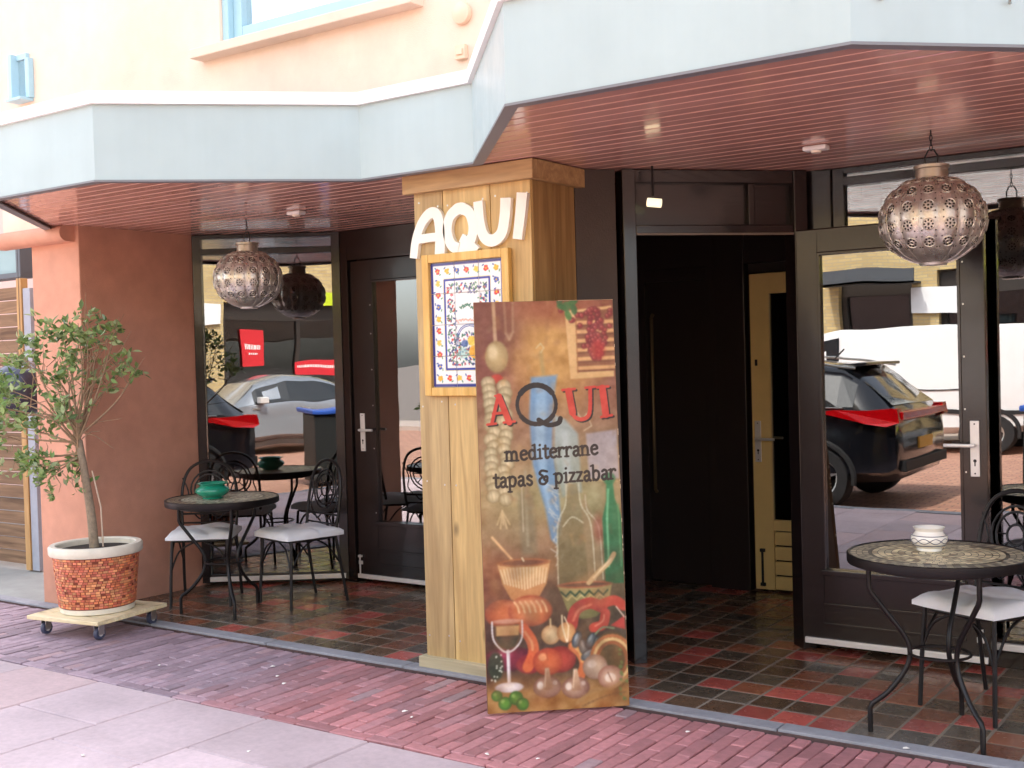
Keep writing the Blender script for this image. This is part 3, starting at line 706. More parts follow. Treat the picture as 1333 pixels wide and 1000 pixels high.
# ------------------------------------------------------------------ numpy painter
class Paint:
    def __init__(s, W, H, x0, y0, x1, y1, seed=3):
        s.W, s.H = W, H; s.x0, s.y0, s.x1, s.y1 = x0, y0, x1, y1
        s.c = np.zeros((H, W, 3), np.float32)
        s.X, s.Y = np.meshgrid(x0 + (np.arange(W) + .5) / W * (x1 - x0), y0 + (np.arange(H) + .5) / H * (y1 - y0))
        s.rs = np.random.RandomState(seed); s.px = (x1 - x0) / W
    def noise(s, n):
        gx = s.rs.rand(n * 3 + 2, n + 2).astype(np.float32)
        u = (s.X - s.x0) / (s.x1 - s.x0) * n; v = (s.Y - s.y0) / (s.y1 - s.y0) * n * 3
        i = np.clip(u.astype(int), 0, n); j = np.clip(v.astype(int), 0, n * 3); fu = u - i; fv = v - j
        fu = fu * fu * (3 - 2 * fu); fv = fv * fv * (3 - 2 * fv)
        return gx[j, i] * (1 - fu) * (1 - fv) + gx[j, i + 1] * fu * (1 - fv) + gx[j + 1, i] * (1 - fu) * fv + gx[j + 1, i + 1] * fu * fv
    def win(s, xa, ya, xb, yb):
        i0 = max(0, int((xa - s.x0) / (s.x1 - s.x0) * s.W) - 1); i1 = min(s.W, int((xb - s.x0) / (s.x1 - s.x0) * s.W) + 2)
        j0 = max(0, int((ya - s.y0) / (s.y1 - s.y0) * s.H) - 1); j1 = min(s.H, int((yb - s.y0) / (s.y1 - s.y0) * s.H) + 2)
        return slice(j0, max(j0, j1)), slice(i0, max(i0, i1))
    def blend(s, sl, a, col):
        col = np.array(col, np.float32) if not isinstance(col, np.ndarray) else col
        s.c[sl] = s.c[sl] * (1 - a[..., None]) + col * a[..., None]
    def ell(s, cx, cy, rx, ry, col, soft=1.5, op=1.0, edge=None, rot=0, hi=None):
        m = max(rx, ry) + soft * 2; sl = s.win(cx - m, cy - m, cx + m, cy + m); X, Y = s.X[sl] - cx, s.Y[sl] - cy
        if rot: c_, s_ = math.cos(R(rot)), math.sin(R(rot)); X, Y = X * c_ + Y * s_, -X * s_ + Y * c_
        d = np.sqrt((X / rx) ** 2 + (Y / ry) ** 2); a = np.clip((1 - d) * min(rx, ry) / soft + .5, 0, 1) * op
        c = np.array(col, np.float32)[None, None] * np.ones((*d.shape, 1), np.float32)
        if edge is not None:
            k = np.clip(d, 0, 1)[..., None] ** 2; c = c * (1 - k) + np.array(edge, np.float32) * k
        s.blend(sl, a, c)
        if hi is not None: s.ell(cx - rx * .35, cy - ry * .35, rx * .28, ry * .28, hi, soft=2.5, op=.7)
    def stroke(s, P, w, col, soft=1.0, op=1.0):
        for (xa, ya), (xb, yb) in zip(P[:-1], P[1:]):
            m = w / 2 + soft; sl = s.win(min(xa, xb) - m, min(ya, yb) - m, max(xa, xb) + m, max(ya, yb) + m)
            X, Y = s.X[sl] - xa, s.Y[sl] - ya; dx, dy = xb - xa, yb - ya; L2 = dx * dx + dy * dy + 1e-6
            t = np.clip((X * dx + Y * dy) / L2, 0, 1); d = np.hypot(X - t * dx, Y - t * dy)
            s.blend(sl, np.clip((w / 2 - d) / soft + .5, 0, 1) * op, col)
    def poly(s, P, col, soft=1.0, op=1.0, col2=None):
        xs = [p[0] for p in P]; ys = [p[1] for p in P]; sl = s.win(min(xs) - soft, min(ys) - soft, max(xs) + soft, max(ys) + soft)
        X, Y = s.X[sl], s.Y[sl]; ins = np.zeros(X.shape, bool); dm = np.full(X.shape, 1e9, np.float32)
        n = len(P)
        for i in range(n):
            xa, ya = P[i]; xb, yb = P[(i + 1) % n]
            if ya != yb:
                c = ((ya > Y) != (yb > Y)) & (X < (xb - xa) * (Y - ya) / (yb - ya) + xa); ins ^= c
            dx, dy = xb - xa, yb - ya; t = np.clip(((X - xa) * dx + (Y - ya) * dy) / (dx * dx + dy * dy + 1e-6), 0, 1)
            dm = np.minimum(dm, np.hypot(X - xa - t * dx, Y - ya - t * dy))
        sd_ = np.where(ins, dm, -dm); a = np.clip(sd_ / soft + .5, 0, 1) * op
        c = np.array(col, np.float32)[None, None] * np.ones((*X.shape, 1), np.float32)
        if col2 is not None:
            k = ((Y - min(ys)) / (max(ys) - min(ys) + 1e-6))[..., None]; c = c * (1 - k) + np.array(col2, np.float32) * k
        s.blend(sl, a, c)
    def linear(s):
        c = np.clip(s.c, 0, 255) / 255; return np.where(c > .04045, ((c + .055) / 1.055) ** 2.4, c / 12.92).astype(np.float32)

def grid_mesh(name, colors, w, h, relief=None):
    """vertical grid in local xz, colours on the points (row 0 is the top)"""
    H, W, _ = colors.shape
    xs = np.linspace(0, w, W); zs = np.linspace(h, 0, H); X, Z = np.meshgrid(xs, zs)
    V = np.stack([X, np.zeros_like(X) if relief is None else -relief, Z], -1).reshape(-1, 3).astype(np.float32)
    idx = np.arange(W * H).reshape(H, W)
    F = np.stack([idx[1:, :-1], idx[1:, 1:], idx[:-1, 1:], idx[:-1, :-1]], -1).reshape(-1, 4).astype(np.int32)
    me = bpy.data.meshes.new(name); me.vertices.add(W * H); me.vertices.foreach_set('co', V.ravel())
    me.loops.add(F.size); me.loops.foreach_set('vertex_index', F.ravel()); me.polygons.add(len(F))
    me.polygons.foreach_set('loop_start', np.arange(0, F.size, 4, dtype=np.int32)); me.update(calc_edges=True); me.validate()
    a = me.color_attributes.new('Col', 'FLOAT_COLOR', 'POINT')
    c4 = np.ones((W * H, 4), np.float32); c4[:, :3] = colors.reshape(-1, 3); a.data.foreach_set('color', c4.ravel())
    me.polygons.foreach_set('use_smooth', [True] * len(F)); return me

# single stroke lettering (x-height 1), used for the painted words
GL = {
 'm': (1.5, [[(.1, 1), (.1, 0)], [(.1, .75), (.3, .98), (.55, .9), (.62, .6), (.62, 0)], [(.62, .75), (.85, .98), (1.08, .9), (1.15, .6), (1.15, 0)]], [(.1, 1, 0), (.1, 0, 1), (.62, 0, 1), (1.15, 0, 1)]),
 'e': (.9, [[(.12, .52), (.7, .62), (.66, .9), (.42, 1.0), (.16, .8), (.1, .45), (.22, .1), (.48, .0), (.74, .16)]], []),
 'd': (1.0, [[(.7, 1.55), (.7, 0)], [(.7, .8), (.42, 1), (.14, .8), (.1, .4), (.25, .05), (.5, .04), (.7, .25)]], [(.66, 1.55, 0), (.76, 0, 1)]),
 'i': (.55, [[(.25, 1), (.25, 0)], [(.25, 1.42), (.27, 1.46)]], [(.22, 1, 0), (.25, 0, 1)]),
 't': (.7, [[(.3, 1.35), (.3, .2), (.45, .0), (.62, .12)], [(.05, 1.0), (.6, 1.0)]], []),
 'r': (.8, [[(.15, 1), (.15, 0)], [(.15, .6), (.3, .92), (.55, 1.0), (.66, .88)]], [(.12, 1, 0), (.15, 0, 1)]),
 'a': (.92, [[(.14, .85), (.35, 1.0), (.58, .9), (.62, .6), (.62, .15), (.78, 0)], [(.62, .55), (.25, .5), (.1, .25), (.25, .0), (.45, .04), (.62, .25)]], []),
 'n': (1.0, [[(.12, 1), (.12, 0)], [(.12, .7), (.35, .98), (.6, .92), (.7, .6), (.7, 0)]], [(.1, 1, 0), (.12, 0, 1), (.7, 0, 1)]),
 'p': (1.0, [[(.15, 1), (.15, -.55)], [(.15, .8), (.42, 1), (.72, .85), (.78, .45), (.6, .06), (.35, .02), (.15, .2)]], [(.12, 1, 0), (.15, -.55, 1)]),
 's': (.78, [[(.6, .85), (.4, 1), (.18, .88), (.18, .66), (.55, .4), (.6, .16), (.38, 0), (.1, .16)]], []),
 'z': (.8, [[(.1, .95), (.62, .95), (.1, .05), (.66, .05)]], []),
 'b': (1.0, [[(.15, 1.55), (.15, 0)], [(.15, .8), (.42, 1), (.72, .85), (.78, .45), (.6, .06), (.35, .02), (.15, .2)]], [(.1, 1.55, 0)]),
 '&': (1.2, [[(.95, 1.3), (.4, 1.4), (.15, 1.1), (.5, .8), (.15, .5), (.2, .1), (.6, 0), (.9, .3), (.95, .75), (.7, .75), (.65, .45), (.95, .3)]], []),
 ' ': (.55, [], []), }
def words(P, text, x0, x1, ybase0, ybase1, xh, col, wd):
    tot = sum(GL[c][0] for c in text); k = (x1 - x0) / tot; x = x0
    for ch in text:
        adv, st, serif = GL[ch]; f = (x - x0) / (x1 - x0); yb = ybase0 + (ybase1 - ybase0) * f
        T = lambda p: (x + p[0] * k, yb - p[1] * xh)
        for q in st:
            Q = cm2(q, 4) if len(q) > 2 and ch != 'z' else q
            P.stroke([T(p) for p in Q], wd, col, .8)
        for (sx_, sz_, kind) in serif:
            a = T((sx_ - .2, sz_ - (.08 if kind == 0 else 0))); b = T((sx_ + (.04 if kind == 0 else .2), sz_)); P.stroke([a, b], wd * .75, col, .8)
        x += adv * k

# ---- the painted board. Painting space: x 0..180, y 0..530 (roughly cm/3)
P = Paint(300, 860, 0, 0, 180, 530, 5)
n1, n2, n3 = P.noise(4), P.noise(11), P.noise(26)
U, V = P.X / 180, P.Y / 530
def mixc(a, b, k): return np.array(a, np.float32) * (1 - k[..., None]) + np.array(b, np.float32) * k[..., None]
P.c = mixc((136, 84, 62), (196, 148, 76), np.clip(1.4 - 3.2 * np.hypot(U - .55, (V - .14) * 2.2), 0, 1))
k = np.clip((V - .22) * 4, 0, 1); P.c = P.c * (1 - k[..., None]) + mixc((172, 148, 102), (142, 138, 92), n1) * k[..., None]
k = np.clip((V - .50) * 5, 0, 1); P.c = P.c * (1 - k[..., None]) + mixc((132, 66, 44), (104, 88, 52), np.clip(U * 1.6 - .3 + .3 * (n1 - .5), 0, 1)) * k[..., None]
k = np.clip((V - .66) * 7, 0, 1); P.c = P.c * (1 - k[..., None]) + mixc((72, 42, 32), (66, 56, 40), U) * k[..., None]
k = np.clip((V - .90) * 16 + .5 * (n2 - .5), 0, 1); P.c = P.c * (1 - k[..., None]) + mixc((158, 100, 46), (176, 132, 70), n2) * k[..., None]
P.c += ((n2 - .5) * 22 + (n3 - .5) * 18)[..., None]
P.ell(20, 30, 34, 44, (112, 58, 48), soft=30, op=.7); P.ell(110, 6, 60, 22, (150, 72, 46), soft=20, op=.6); P.ell(18, 95, 24, 30, (116, 52, 42), soft=18, op=.6)
# hanging spoon and ladle
P.stroke([(25, 0), (26, 52)], 4.5, (196, 164, 124), 1.5, .85); P.ell(27, 72, 15, 21, (196, 176, 122), 2.5, .95, edge=(150, 126, 78)); P.ell(22, 66, 6, 10, (222, 206, 160), 4, .7)
P.stroke([(39, 0), (40, 42)], 3, (168, 132, 98), 2, .6); P.stroke([(50, 0), (49, 40), (44, 50), (40, 42)], 3, (176, 142, 108), 2, .55); P.ell(26, 101, 8, 6, (184, 52, 36), 2)
# string with hook
P.stroke([(84, 68), (86, 96)], 5, (150, 146, 96), 4, .5); P.stroke([(78, 62), (84, 56), (88, 62), (84, 68)], 1.5, (206, 196, 150), 1, .8)
# shutter with grapes
P.poly([(117, 14), (178, 8), (178, 102), (121, 104)], (224, 184, 122), 1.5, 1); P.poly([(131, 16), (178, 12), (178, 94), (131, 95)], (142, 88, 56), 1.2)
for i in range(6): P.stroke([(131, 30 + i * 12), (178, 29 + i * 12)], 5, (222, 172, 112), 1.5); P.stroke([(131, 34 + i * 12), (178, 33 + i * 12)], 2, (120, 70, 44), 1)
P.stroke([(131, 12), (131, 96)], 1.2, (164, 110, 62), 1)
rp = np.random.RandomState(9)
for i in range(120):
    t_ = rp.rand(); cx = 155 + rp.randn() * (11 * (1 - t_ * .65)); cy = 12 + 66 * t_; v = rp.rand()
    P.ell(min(cx, 176), cy, 3.6, 3.8, (150 + 40 * v, 48 + 26 * v, 46 + 20 * v), 1.2, .9, edge=(104, 30, 34)); P.ell(min(cx, 176) - 1, cy - 1.2, 1, 1, (222, 150, 130), 1, .6)
P.ell(158, 66, 9, 12, (200, 44, 40), 6, .6)
for i in range(7): P.ell(122 + rp.randn() * 6, 8 + rp.randn() * 5, 7, 4, (52 + 20 * rp.rand(), 96 + 24 * rp.rand(), 50), 1.5, .9, rot=rp.rand() * 180)
# garlic plait
for i in range(34):
    y_ = 106 + i * 4.6; cx = 24 + (9 if i % 2 else -7) + rp.randn() * 2; v = rp.rand() * 22
    P.ell(cx, y_, 9.5, 9, (206 + v, 192 + v, 148 + v), 1.3, .92, edge=(132, 116, 78))
    P.stroke([(cx - 3, y_ - 7), (cx - 1, y_ + 6)], .9, (152, 136, 98), .9, .7); P.stroke([(cx + 3, y_ - 6), (cx + 3, y_ + 6)], .8, (168, 150, 112), .9, .6)
for i in range(5): P.stroke([(27, 272), (20 + i * 4, 290 + (i % 2) * 5)], 2, (204, 178, 128), 1, .8)
# blue bottle and pale bottle
P.poly([(70, 100), (104, 98), (98, 130), (94, 190), (100, 250), (102, 300), (96, 320), (88, 312), (82, 272), (68, 214), (66, 150)], (104, 152, 196), 4, .92, (98, 140, 176))
P.poly([(76, 110), (90, 108), (84, 190), (90, 280), (84, 270), (72, 190)], (150, 188, 214), 5, .7)
P.poly([(98, 150), (112, 156), (128, 176), (130, 252), (104, 258), (96, 206)], (160, 182, 184), 4, .9, (140, 158, 144))
P.poly([(106, 170), (116, 172), (118, 240), (108, 240)], (190, 206, 206), 6, .6)
for i in range(26): P.stroke([(92 + rp.randn() * 4 + i * .15, 240 + i * 4), (97 + rp.randn() * 4, 246 + i * 4)], 1.6, (206, 206, 190), 1, .6)
P.poly([(48, 250), (66, 250), (70, 330), (50, 330)], (118, 110, 82), 6, .6); P.stroke([(58, 222), (58, 318)], 4, (160, 150, 118), 3, .6); P.stroke([(53, 232), (53, 300)], 1.5, (206, 196, 166), 1.5, .7)
# pale cloth
P.poly([(138, 176), (178, 172), (179, 236), (140, 236)], (166, 160, 166), 3, .85); P.stroke([(139, 236), (178, 240)], 2, (196, 168, 110), 1.5, .8)
P.stroke([(128, 148), (134, 158), (140, 150), (146, 166), (136, 172)], 1.2, (214, 204, 168), 1, .8)
# clear bottles
P.poly([(96, 300), (108, 270), (112, 240), (124, 240), (128, 270), (140, 300), (142, 372), (96, 374)], (136, 124, 84), 3, .8, (104, 96, 58))
P.poly([(128, 262), (134, 262), (150, 300), (152, 370), (134, 370)], (150, 126, 88), 3, .6)
for q in ([(110, 240), (108, 268), (97, 296), (95, 372)], [(126, 240), (128, 268), (140, 296), (143, 372)], [(104, 296), (116, 284), (130, 292)], [(134, 256), (136, 276), (150, 300), (153, 366)]):
    P.stroke(cm2(q, 5), 1.6, (206, 206, 176), 1.2, .75)
P.ell(150, 300, 7, 18, (150, 70, 54), 6, .55)
# green bottle
P.poly([(162, 236), (170, 236), (172, 262), (180, 286), (180, 372), (156, 372), (155, 288), (161, 264)], (44, 128, 76), 2, .95, (30, 92, 50)); P.stroke([(164, 250), (161, 288), (161, 350)], 2.5, (130, 206, 150), 2, .8); P.stroke([(176, 270), (177, 350)], 2, (86, 168, 106), 2, .7)
P.ell(166, 236, 8, 8, (46, 120, 70), 3, .8)
# bowls
P.stroke([(13, 306), (46, 346)], 3.2, (222, 176, 118), 1)
P.poly([(18, 340), (86, 338), (80, 368), (68, 388), (50, 394), (34, 386), (24, 366)], (214, 172, 112), 1.5, 1, (188, 116, 62))
for i in range(15): P.stroke([(22 + i * 4.2, 346 + abs(i - 7) * .3), (27 + i * 3.6, 366 + (7 - abs(i - 7)) * 1.2)], 1.8, (244, 230, 186), 1.2, .75)
P.ell(52, 340, 34, 5.5, (206, 138, 82), 1, 1, edge=(150, 84, 44)); P.ell(52, 340, 28, 3.4, (120, 66, 40), 1)
P.stroke([(50, 334), (52, 338)], 2, (236, 220, 180), 1)
P.poly([(94, 372), (164, 372), (158, 398), (142, 414), (124, 416), (106, 406)], (168, 152, 92), 1.5, 1, (104, 108, 58))
P.ell(129, 372, 35, 4.5, (196, 120, 78), 1, 1, edge=(156, 82, 50)); P.ell(129, 372, 30, 2.6, (94, 62, 40), 1)
P.stroke([(98 + i * 6, 382 + (4 if i % 2 else -2)) for i in range(11)], 2.2, (38, 66, 40), 1); P.stroke([(100 + i * 6, 387 + (4 if i % 2 else -2)) for i in range(10)], 1.4, (206, 190, 120), 1)
P.stroke(cm2([(134, 370), (148, 356), (160, 346), (168, 334)], 5), 6, (206, 176, 122), 1.5); P.stroke([(140, 364), (164, 340)], 1.6, (240, 222, 176), 1)
# bread
P.ell(24, 404, 24, 18, (206, 108, 60), 2, 1, edge=(146, 66, 40)); P.ell(58, 402, 28, 20, (222, 130, 74), 2, 1, edge=(164, 72, 40))
for i in range(6): P.stroke(cm2([(38 + i * 7, 390), (42 + i * 7, 396), (44 + i * 7, 404)], 4), 2.4, (246, 196, 140), 1.4, .85)
P.ell(54, 392, 20, 5, (240, 176, 120), 6, .5)
# lobster claws, peppers
P.stroke(cm2([(110, 424), (116, 404), (134, 396), (150, 402)], 6), 14, (176, 58, 46), 2); P.stroke(cm2([(112, 418), (120, 404), (136, 398)], 6), 3, (222, 112, 84), 2, .8)
P.stroke(cm2([(150, 398), (166, 394), (178, 402)], 6), 12, (190, 66, 46), 2); P.stroke(cm2([(138, 428), (150, 424), (154, 410)], 6), 12, (202, 62, 46), 2); P.poly([(160, 426), (178, 414), (179, 432)], (186, 56, 46), 2)
P.stroke([(168, 402), (178, 416)], 1.5, (240, 214, 190), 1); P.stroke(cm2([(140, 426), (150, 420), (152, 412)], 5), 2, (240, 140, 110), 1.5, .7)
P.ell(30, 462, 34, 15, (124, 24, 52), 3, 1, edge=(74, 12, 34)); P.ell(20, 456, 14, 4, (196, 70, 110), 4, .6); P.ell(54, 470, 16, 12, (142, 28, 42), 3)
P.stroke(cm2([(48, 424), (58, 440), (60, 456), (52, 474)], 6), 13, (220, 96, 50), 2); P.stroke(cm2([(50, 428), (58, 442), (59, 452)], 6), 3, (248, 160, 104), 1.8, .8)
# wine glass
P.poly([(10, 418), (46, 418), (44, 436), (36, 450), (20, 450), (12, 436)], (120, 92, 60), 2, .5); P.poly([(14, 420), (43, 420), (42, 432), (14, 432)], (220, 176, 110), 2, .85); P.poly([(13, 433), (43, 433), (37, 446), (28, 450), (19, 446)], (56, 50, 34), 1.5, .95)
P.stroke(cm2([(9, 414), (10, 436), (20, 450), (28, 453), (37, 449), (46, 436), (47, 414)], 6), 2.2, (232, 230, 228), 1, .9); P.ell(28, 414, 19, 3, (226, 222, 214), 1, .35)
P.stroke([(28, 452), (28, 494)], 4.4, (222, 214, 218), 1.2, .95); P.stroke([(27, 452), (27, 494)], 1.4, (250, 250, 250), 1, .9); P.ell(28, 498, 18, 6.5, (236, 230, 232), 1.2, 1, edge=(206, 196, 200)); P.ell(28, 496, 7, 3, (252, 252, 252), 1.5, .8)
# onions / garlic / tomatoes
P.ell(83, 434, 12, 12.5, (234, 208, 158), 1.5, 1, edge=(182, 132, 84)); P.stroke([(83, 424), (83, 414)], 2.4, (226, 196, 146), 1); P.ell(103, 432, 12, 13, (230, 184, 118), 1.5, 1, edge=(180, 112, 60)); P.stroke([(103, 444), (98, 424), (98, 410)], 1.8, (246, 226, 182), 1); P.stroke([(104, 444), (106, 424), (101, 412)], 1.4, (250, 232, 190), 1)
P.ell(94, 466, 20, 17, (184, 60, 42), 2, 1, edge=(124, 34, 28)); P.ell(78, 468, 19, 17.5, (220, 104, 56), 2, 1, edge=(164, 54, 32), hi=(250, 180, 120)); P.stroke([(76, 454), (78, 466)], 1.6, (160, 70, 34), 1.2, .6)
P.stroke(cm2([(110, 450), (120, 460), (124, 474), (118, 490)], 6), 11, (210, 110, 58), 2); P.stroke(cm2([(110, 448), (119, 458), (122, 470)], 6), 3.5, (242, 184, 102), 1.8, .8)
# mushrooms
for mx_, my_ in ((76, 500), (112, 503)):
    P.ell(mx_, my_, 18, 14, (206, 168, 142), 1.8, 1, edge=(126, 82, 66)); P.poly([(mx_ - 5, my_ + 4), (mx_ - 2, my_ - 24), (mx_ + 3, my_ - 24), (mx_ + 7, my_ + 4)], (216, 180, 142), 1.5, 1, (180, 136, 104))
    P.ell(mx_ - 9, my_ - 2, 4, 5, (250, 236, 220), 2, .9); P.ell(mx_ + 10, my_ - 5, 3, 3, (240, 220, 200), 2, .7); P.stroke([(mx_ - 1, my_ - 22), (mx_ - 3, my_)], 1.4, (244, 220, 186), 1, .8)
# mussels
for (cx, cy, r_) in ((116, 442, 20), (124, 452, -12), (134, 444, 30), (130, 462, 60), (142, 450, 10)):
    P.ell(cx, cy, 6, 11, (92, 116, 132), 1.3, 1, edge=(34, 46, 58), rot=r_); P.ell(cx - 1, cy - 3, 1.8, 5, (176, 200, 208), 1.5, .7, rot=r_)
# melon slices
P.ell(160, 466, 26, 32, (88, 70, 36), 3, 1)
for rr, c_ in ((28, (182, 108, 58)), (24, (222, 186, 120)), (20, (150, 84, 44))):
    P.stroke([(160 + rr * math.cos(R(a)) * .95, 470 + rr * 1.1 * math.sin(R(a))) for a in range(-170, 70, 12)], 4.2, c_, 1.4)
P.stroke(cm2([(140, 436), (150, 428), (164, 430)], 5), 2.2, (120, 150, 110), 1)
P.ell(138, 478, 16, 16, (196, 176, 150), 1.6, 1, edge=(140, 108, 88)); P.ell(157, 492, 16, 15, (216, 182, 152), 1.6, 1, edge=(150, 96, 76)); P.ell(157, 493, 7, 6, (246, 232, 214), 2, .9); P.stroke([(154, 486), (159, 498)], 1.4, (140, 90, 70), 1); P.ell(134, 474, 6, 5, (230, 218, 200), 3, .7)
for i in range(16): P.ell(172 + rp.randn() * 4, 486 + rp.randn() * 16, 2.5, 1.8, (96, 124, 62), 1, .8, rot=rp.rand() * 90)
# herbs and limes
P.ell(12, 470, 10, 18, (38, 54, 36), 3, .9)
for i in range(16): P.ell(6 + rp.rand() * 14, 456 + rp.rand() * 34, 1.2, 1.2, (224, 230, 214), .8, .9)
for (cx, cy, r_) in ((12, 508, 7), (22, 518, 8.5), (36, 512, 9), (44, 520, 8)): P.ell(cx, cy, r_, r_, (92, 160, 52), 1.3, 1, edge=(44, 94, 30), hi=(170, 220, 110))
P.stroke(cm2([(112, 524), (134, 508), (158, 506), (178, 494)], 6), 4, (178, 138, 84), 3, .5); P.stroke(cm2([(120, 527), (150, 516), (176, 512)], 6), 2, (104, 72, 40), 2, .5)
# warm glazes that blend the objects together
for _ in range(70):
    gx, gy = rp.rand() * 180, 330 + rp.rand() * 195
    P.ell(gx, gy, 6 + rp.rand() * 14, 4 + rp.rand() * 8, [(196, 120, 60), (90, 50, 34), (150, 110, 60), (70, 60, 36)][rp.randint(4)], soft=9, op=.22, rot=rp.rand() * 180)
for _ in range(90):
    gx, gy = rp.rand() * 180, rp.rand() * 330; a_ = rp.rand() * 6.28; l_ = 4 + rp.rand() * 12
    P.stroke([(gx, gy), (gx + l_ * math.cos(a_) * .4, gy + l_ * math.sin(a_))], 3 + rp.rand() * 4, [(206, 160, 92), (150, 110, 66), (176, 150, 104), (130, 84, 56)][rp.randint(4)], 4, .22)
# soften the still life before the lettering goes on
for _ in range(2):
    q_ = np.pad(P.c, ((1, 1), (1, 1), (0, 0)), 'edge'); P.c = sum(q_[a:a + P.H, b_:b_ + P.W] for a in range(3) for b_ in range(3)) / 9
# painted name
def serif_A(ox, c, sh=0):
    P.stroke([(ox + 12 + sh, 124 + sh), (ox + 3 + sh, 158 + sh)], 4.5, c, .9); P.stroke([(ox + 13 + sh, 124 + sh), (ox + 25 + sh, 158 + sh)], 8, c, .9); P.stroke([(ox + 5 + sh, 146 + sh), (ox + 21 + sh, 145 + sh)], 3.6, c, .9)
    P.stroke([(ox - 3 + sh, 160 + sh), (ox + 8 + sh, 159 + sh)], 3.2, c, .9); P.stroke([(ox + 18 + sh, 158 + sh), (ox + 32 + sh, 157 + sh)], 3.2, c, .9); P.stroke([(ox + 8 + sh, 123 + sh), (ox + 15 + sh, 122 + sh)], 2.6, c, .9)
def serif_U(ox, c, sh=0):
    P.stroke(cm2([(ox + 6 + sh, 118 + sh), (ox + 8 + sh, 140 + sh), (ox + 13 + sh, 154 + sh), (ox + 23 + sh, 157 + sh), (ox + 32 + sh, 149 + sh), (ox + 34 + sh, 118 + sh)], 5), 5, c, .9)
    P.stroke([(ox + 6 + sh, 120 + sh), (ox + 10 + sh, 148 + sh)], 9, c, .9); P.stroke([(ox - 2 + sh, 118 + sh), (ox + 14 + sh, 117 + sh)], 3.4, c, .9); P.stroke([(ox + 28 + sh, 116 + sh), (ox + 40 + sh, 115 + sh)], 3.4, c, .9)
def serif_I(ox, c, sh=0):
    P.stroke([(ox + sh, 117 + sh), (ox + 3 + sh, 152 + sh)], 9, c, .9); P.stroke([(ox - 7 + sh, 116 + sh), (ox + 8 + sh, 115 + sh)], 3.4, c, .9); P.stroke([(ox - 3 + sh, 155 + sh), (ox + 11 + sh, 153 + sh)], 3.4, c, .9)
RED, BLK = (208, 58, 44), (34, 26, 24)
for c_, s_ in ((BLK, 1.8), (RED, 0)):
    serif_A(15, c_, s_); serif_U(112, c_, s_); serif_I(162, c_, s_)
Qp = [(76 + 25 * math.cos(R(a)), 136 + 25 * math.sin(R(a)) * 1.02) for a in range(0, 361, 12)]
P.stroke(Qp, 4.5, BLK, .9); P.stroke(Qp[3:13], 6, BLK, .9); P.stroke(Qp[18:28], 7, BLK, .9); P.stroke(cm2([(78, 156), (90, 163), (103, 161), (106, 155)], 5), 6, BLK, .9)
words(P, 'mediterrane', 34, 154, 208, 203, 12, (40, 30, 24), 3.0)
words(P, 'tapas & pizzabar', 17, 176, 242, 236, 12.5, (40, 30, 24), 3.0)
br_ = (P.noise(40) - .5) * 10 + (P.noise(80) - .5) * 7 + (P.noise(16) - .5) * 16; P.c = P.c + br_[..., None]
n9 = P.noise(7)
P.c = P.c * (1 - .14 * n9[..., None]) + np.array((176, 124, 60), np.float32) * (.14 * n9[..., None])
g_ = P.c.mean(-1, keepdims=True); P.c = g_ + (P.c - g_) * .94
pc = P.linear() * .95
lum = P.c.mean(-1)
relief = (.0004 + .0006 * (n3 - .5) + .0003 * (lum / 255)).astype(np.float32)
SL = Vector((-3.04, 4.06, 0.006)); SRt = Vector((-2.57, 4.475, 0.006)); lean = .15
su = (SRt - SL).normalized(); BW = (SRt - SL).length; sn = Vector((su.y, -su.x, 0)); BH = 1.80
sv = (Vector((0, 0, 1)) * math.sqrt(BH ** 2 - lean ** 2) - sn * lean) / BH
sy = su.cross(sv) * -1
board = thing('painted_sign', 'tall painted board of food reading AQUI mediterrane tapas & pizzabar leaning by the post', 'sign')
rm = Matrix((su, sv.cross(su), sv)).transposed().to_4x4(); rm.translation = SL + Vector((0, 0, .004)); board.matrix_world = rm
m_paint = mat('oil_paint', (.5, .5, .5), .42, src='attr', bump=(400, .12), spec=.4)
MB().box(0, BW, .0015, .022, 0, BH).build('panel', wood_mat('panel_edge', lin(120, 84, 52), lin(150, 110, 70), 'Z', .6, 14), board, bevel=.002)
pt = obj('painting', grid_mesh('painting', pc, BW - .004, BH - .004, relief), m_paint, board); pt.location = (.002, .001, .002)
chips = MB()
for i in range(26):
    z = rnd.uniform(.1, 1.78); a = rnd.choice((0, 0, 1)); x = BW + .0004
    chips.box(x - .0005 - rnd.uniform(.002, .007), x, .0008, .012, z, z + rnd.uniform(.006, .02)) if a == 0 else chips.box(rnd.uniform(.35, .6), rnd.uniform(.602, BW), .0008, .01, BH - .004, BH + .0006)
chips.build('paint_chips', mat('bare_edge', lin(214, 190, 158), .7), board, kind='stuff')
MB().box(BW / 2 - .02, BW / 2 + .02, .024, .042, .35, 1.5).build('back_strut', m_oak_h, board)

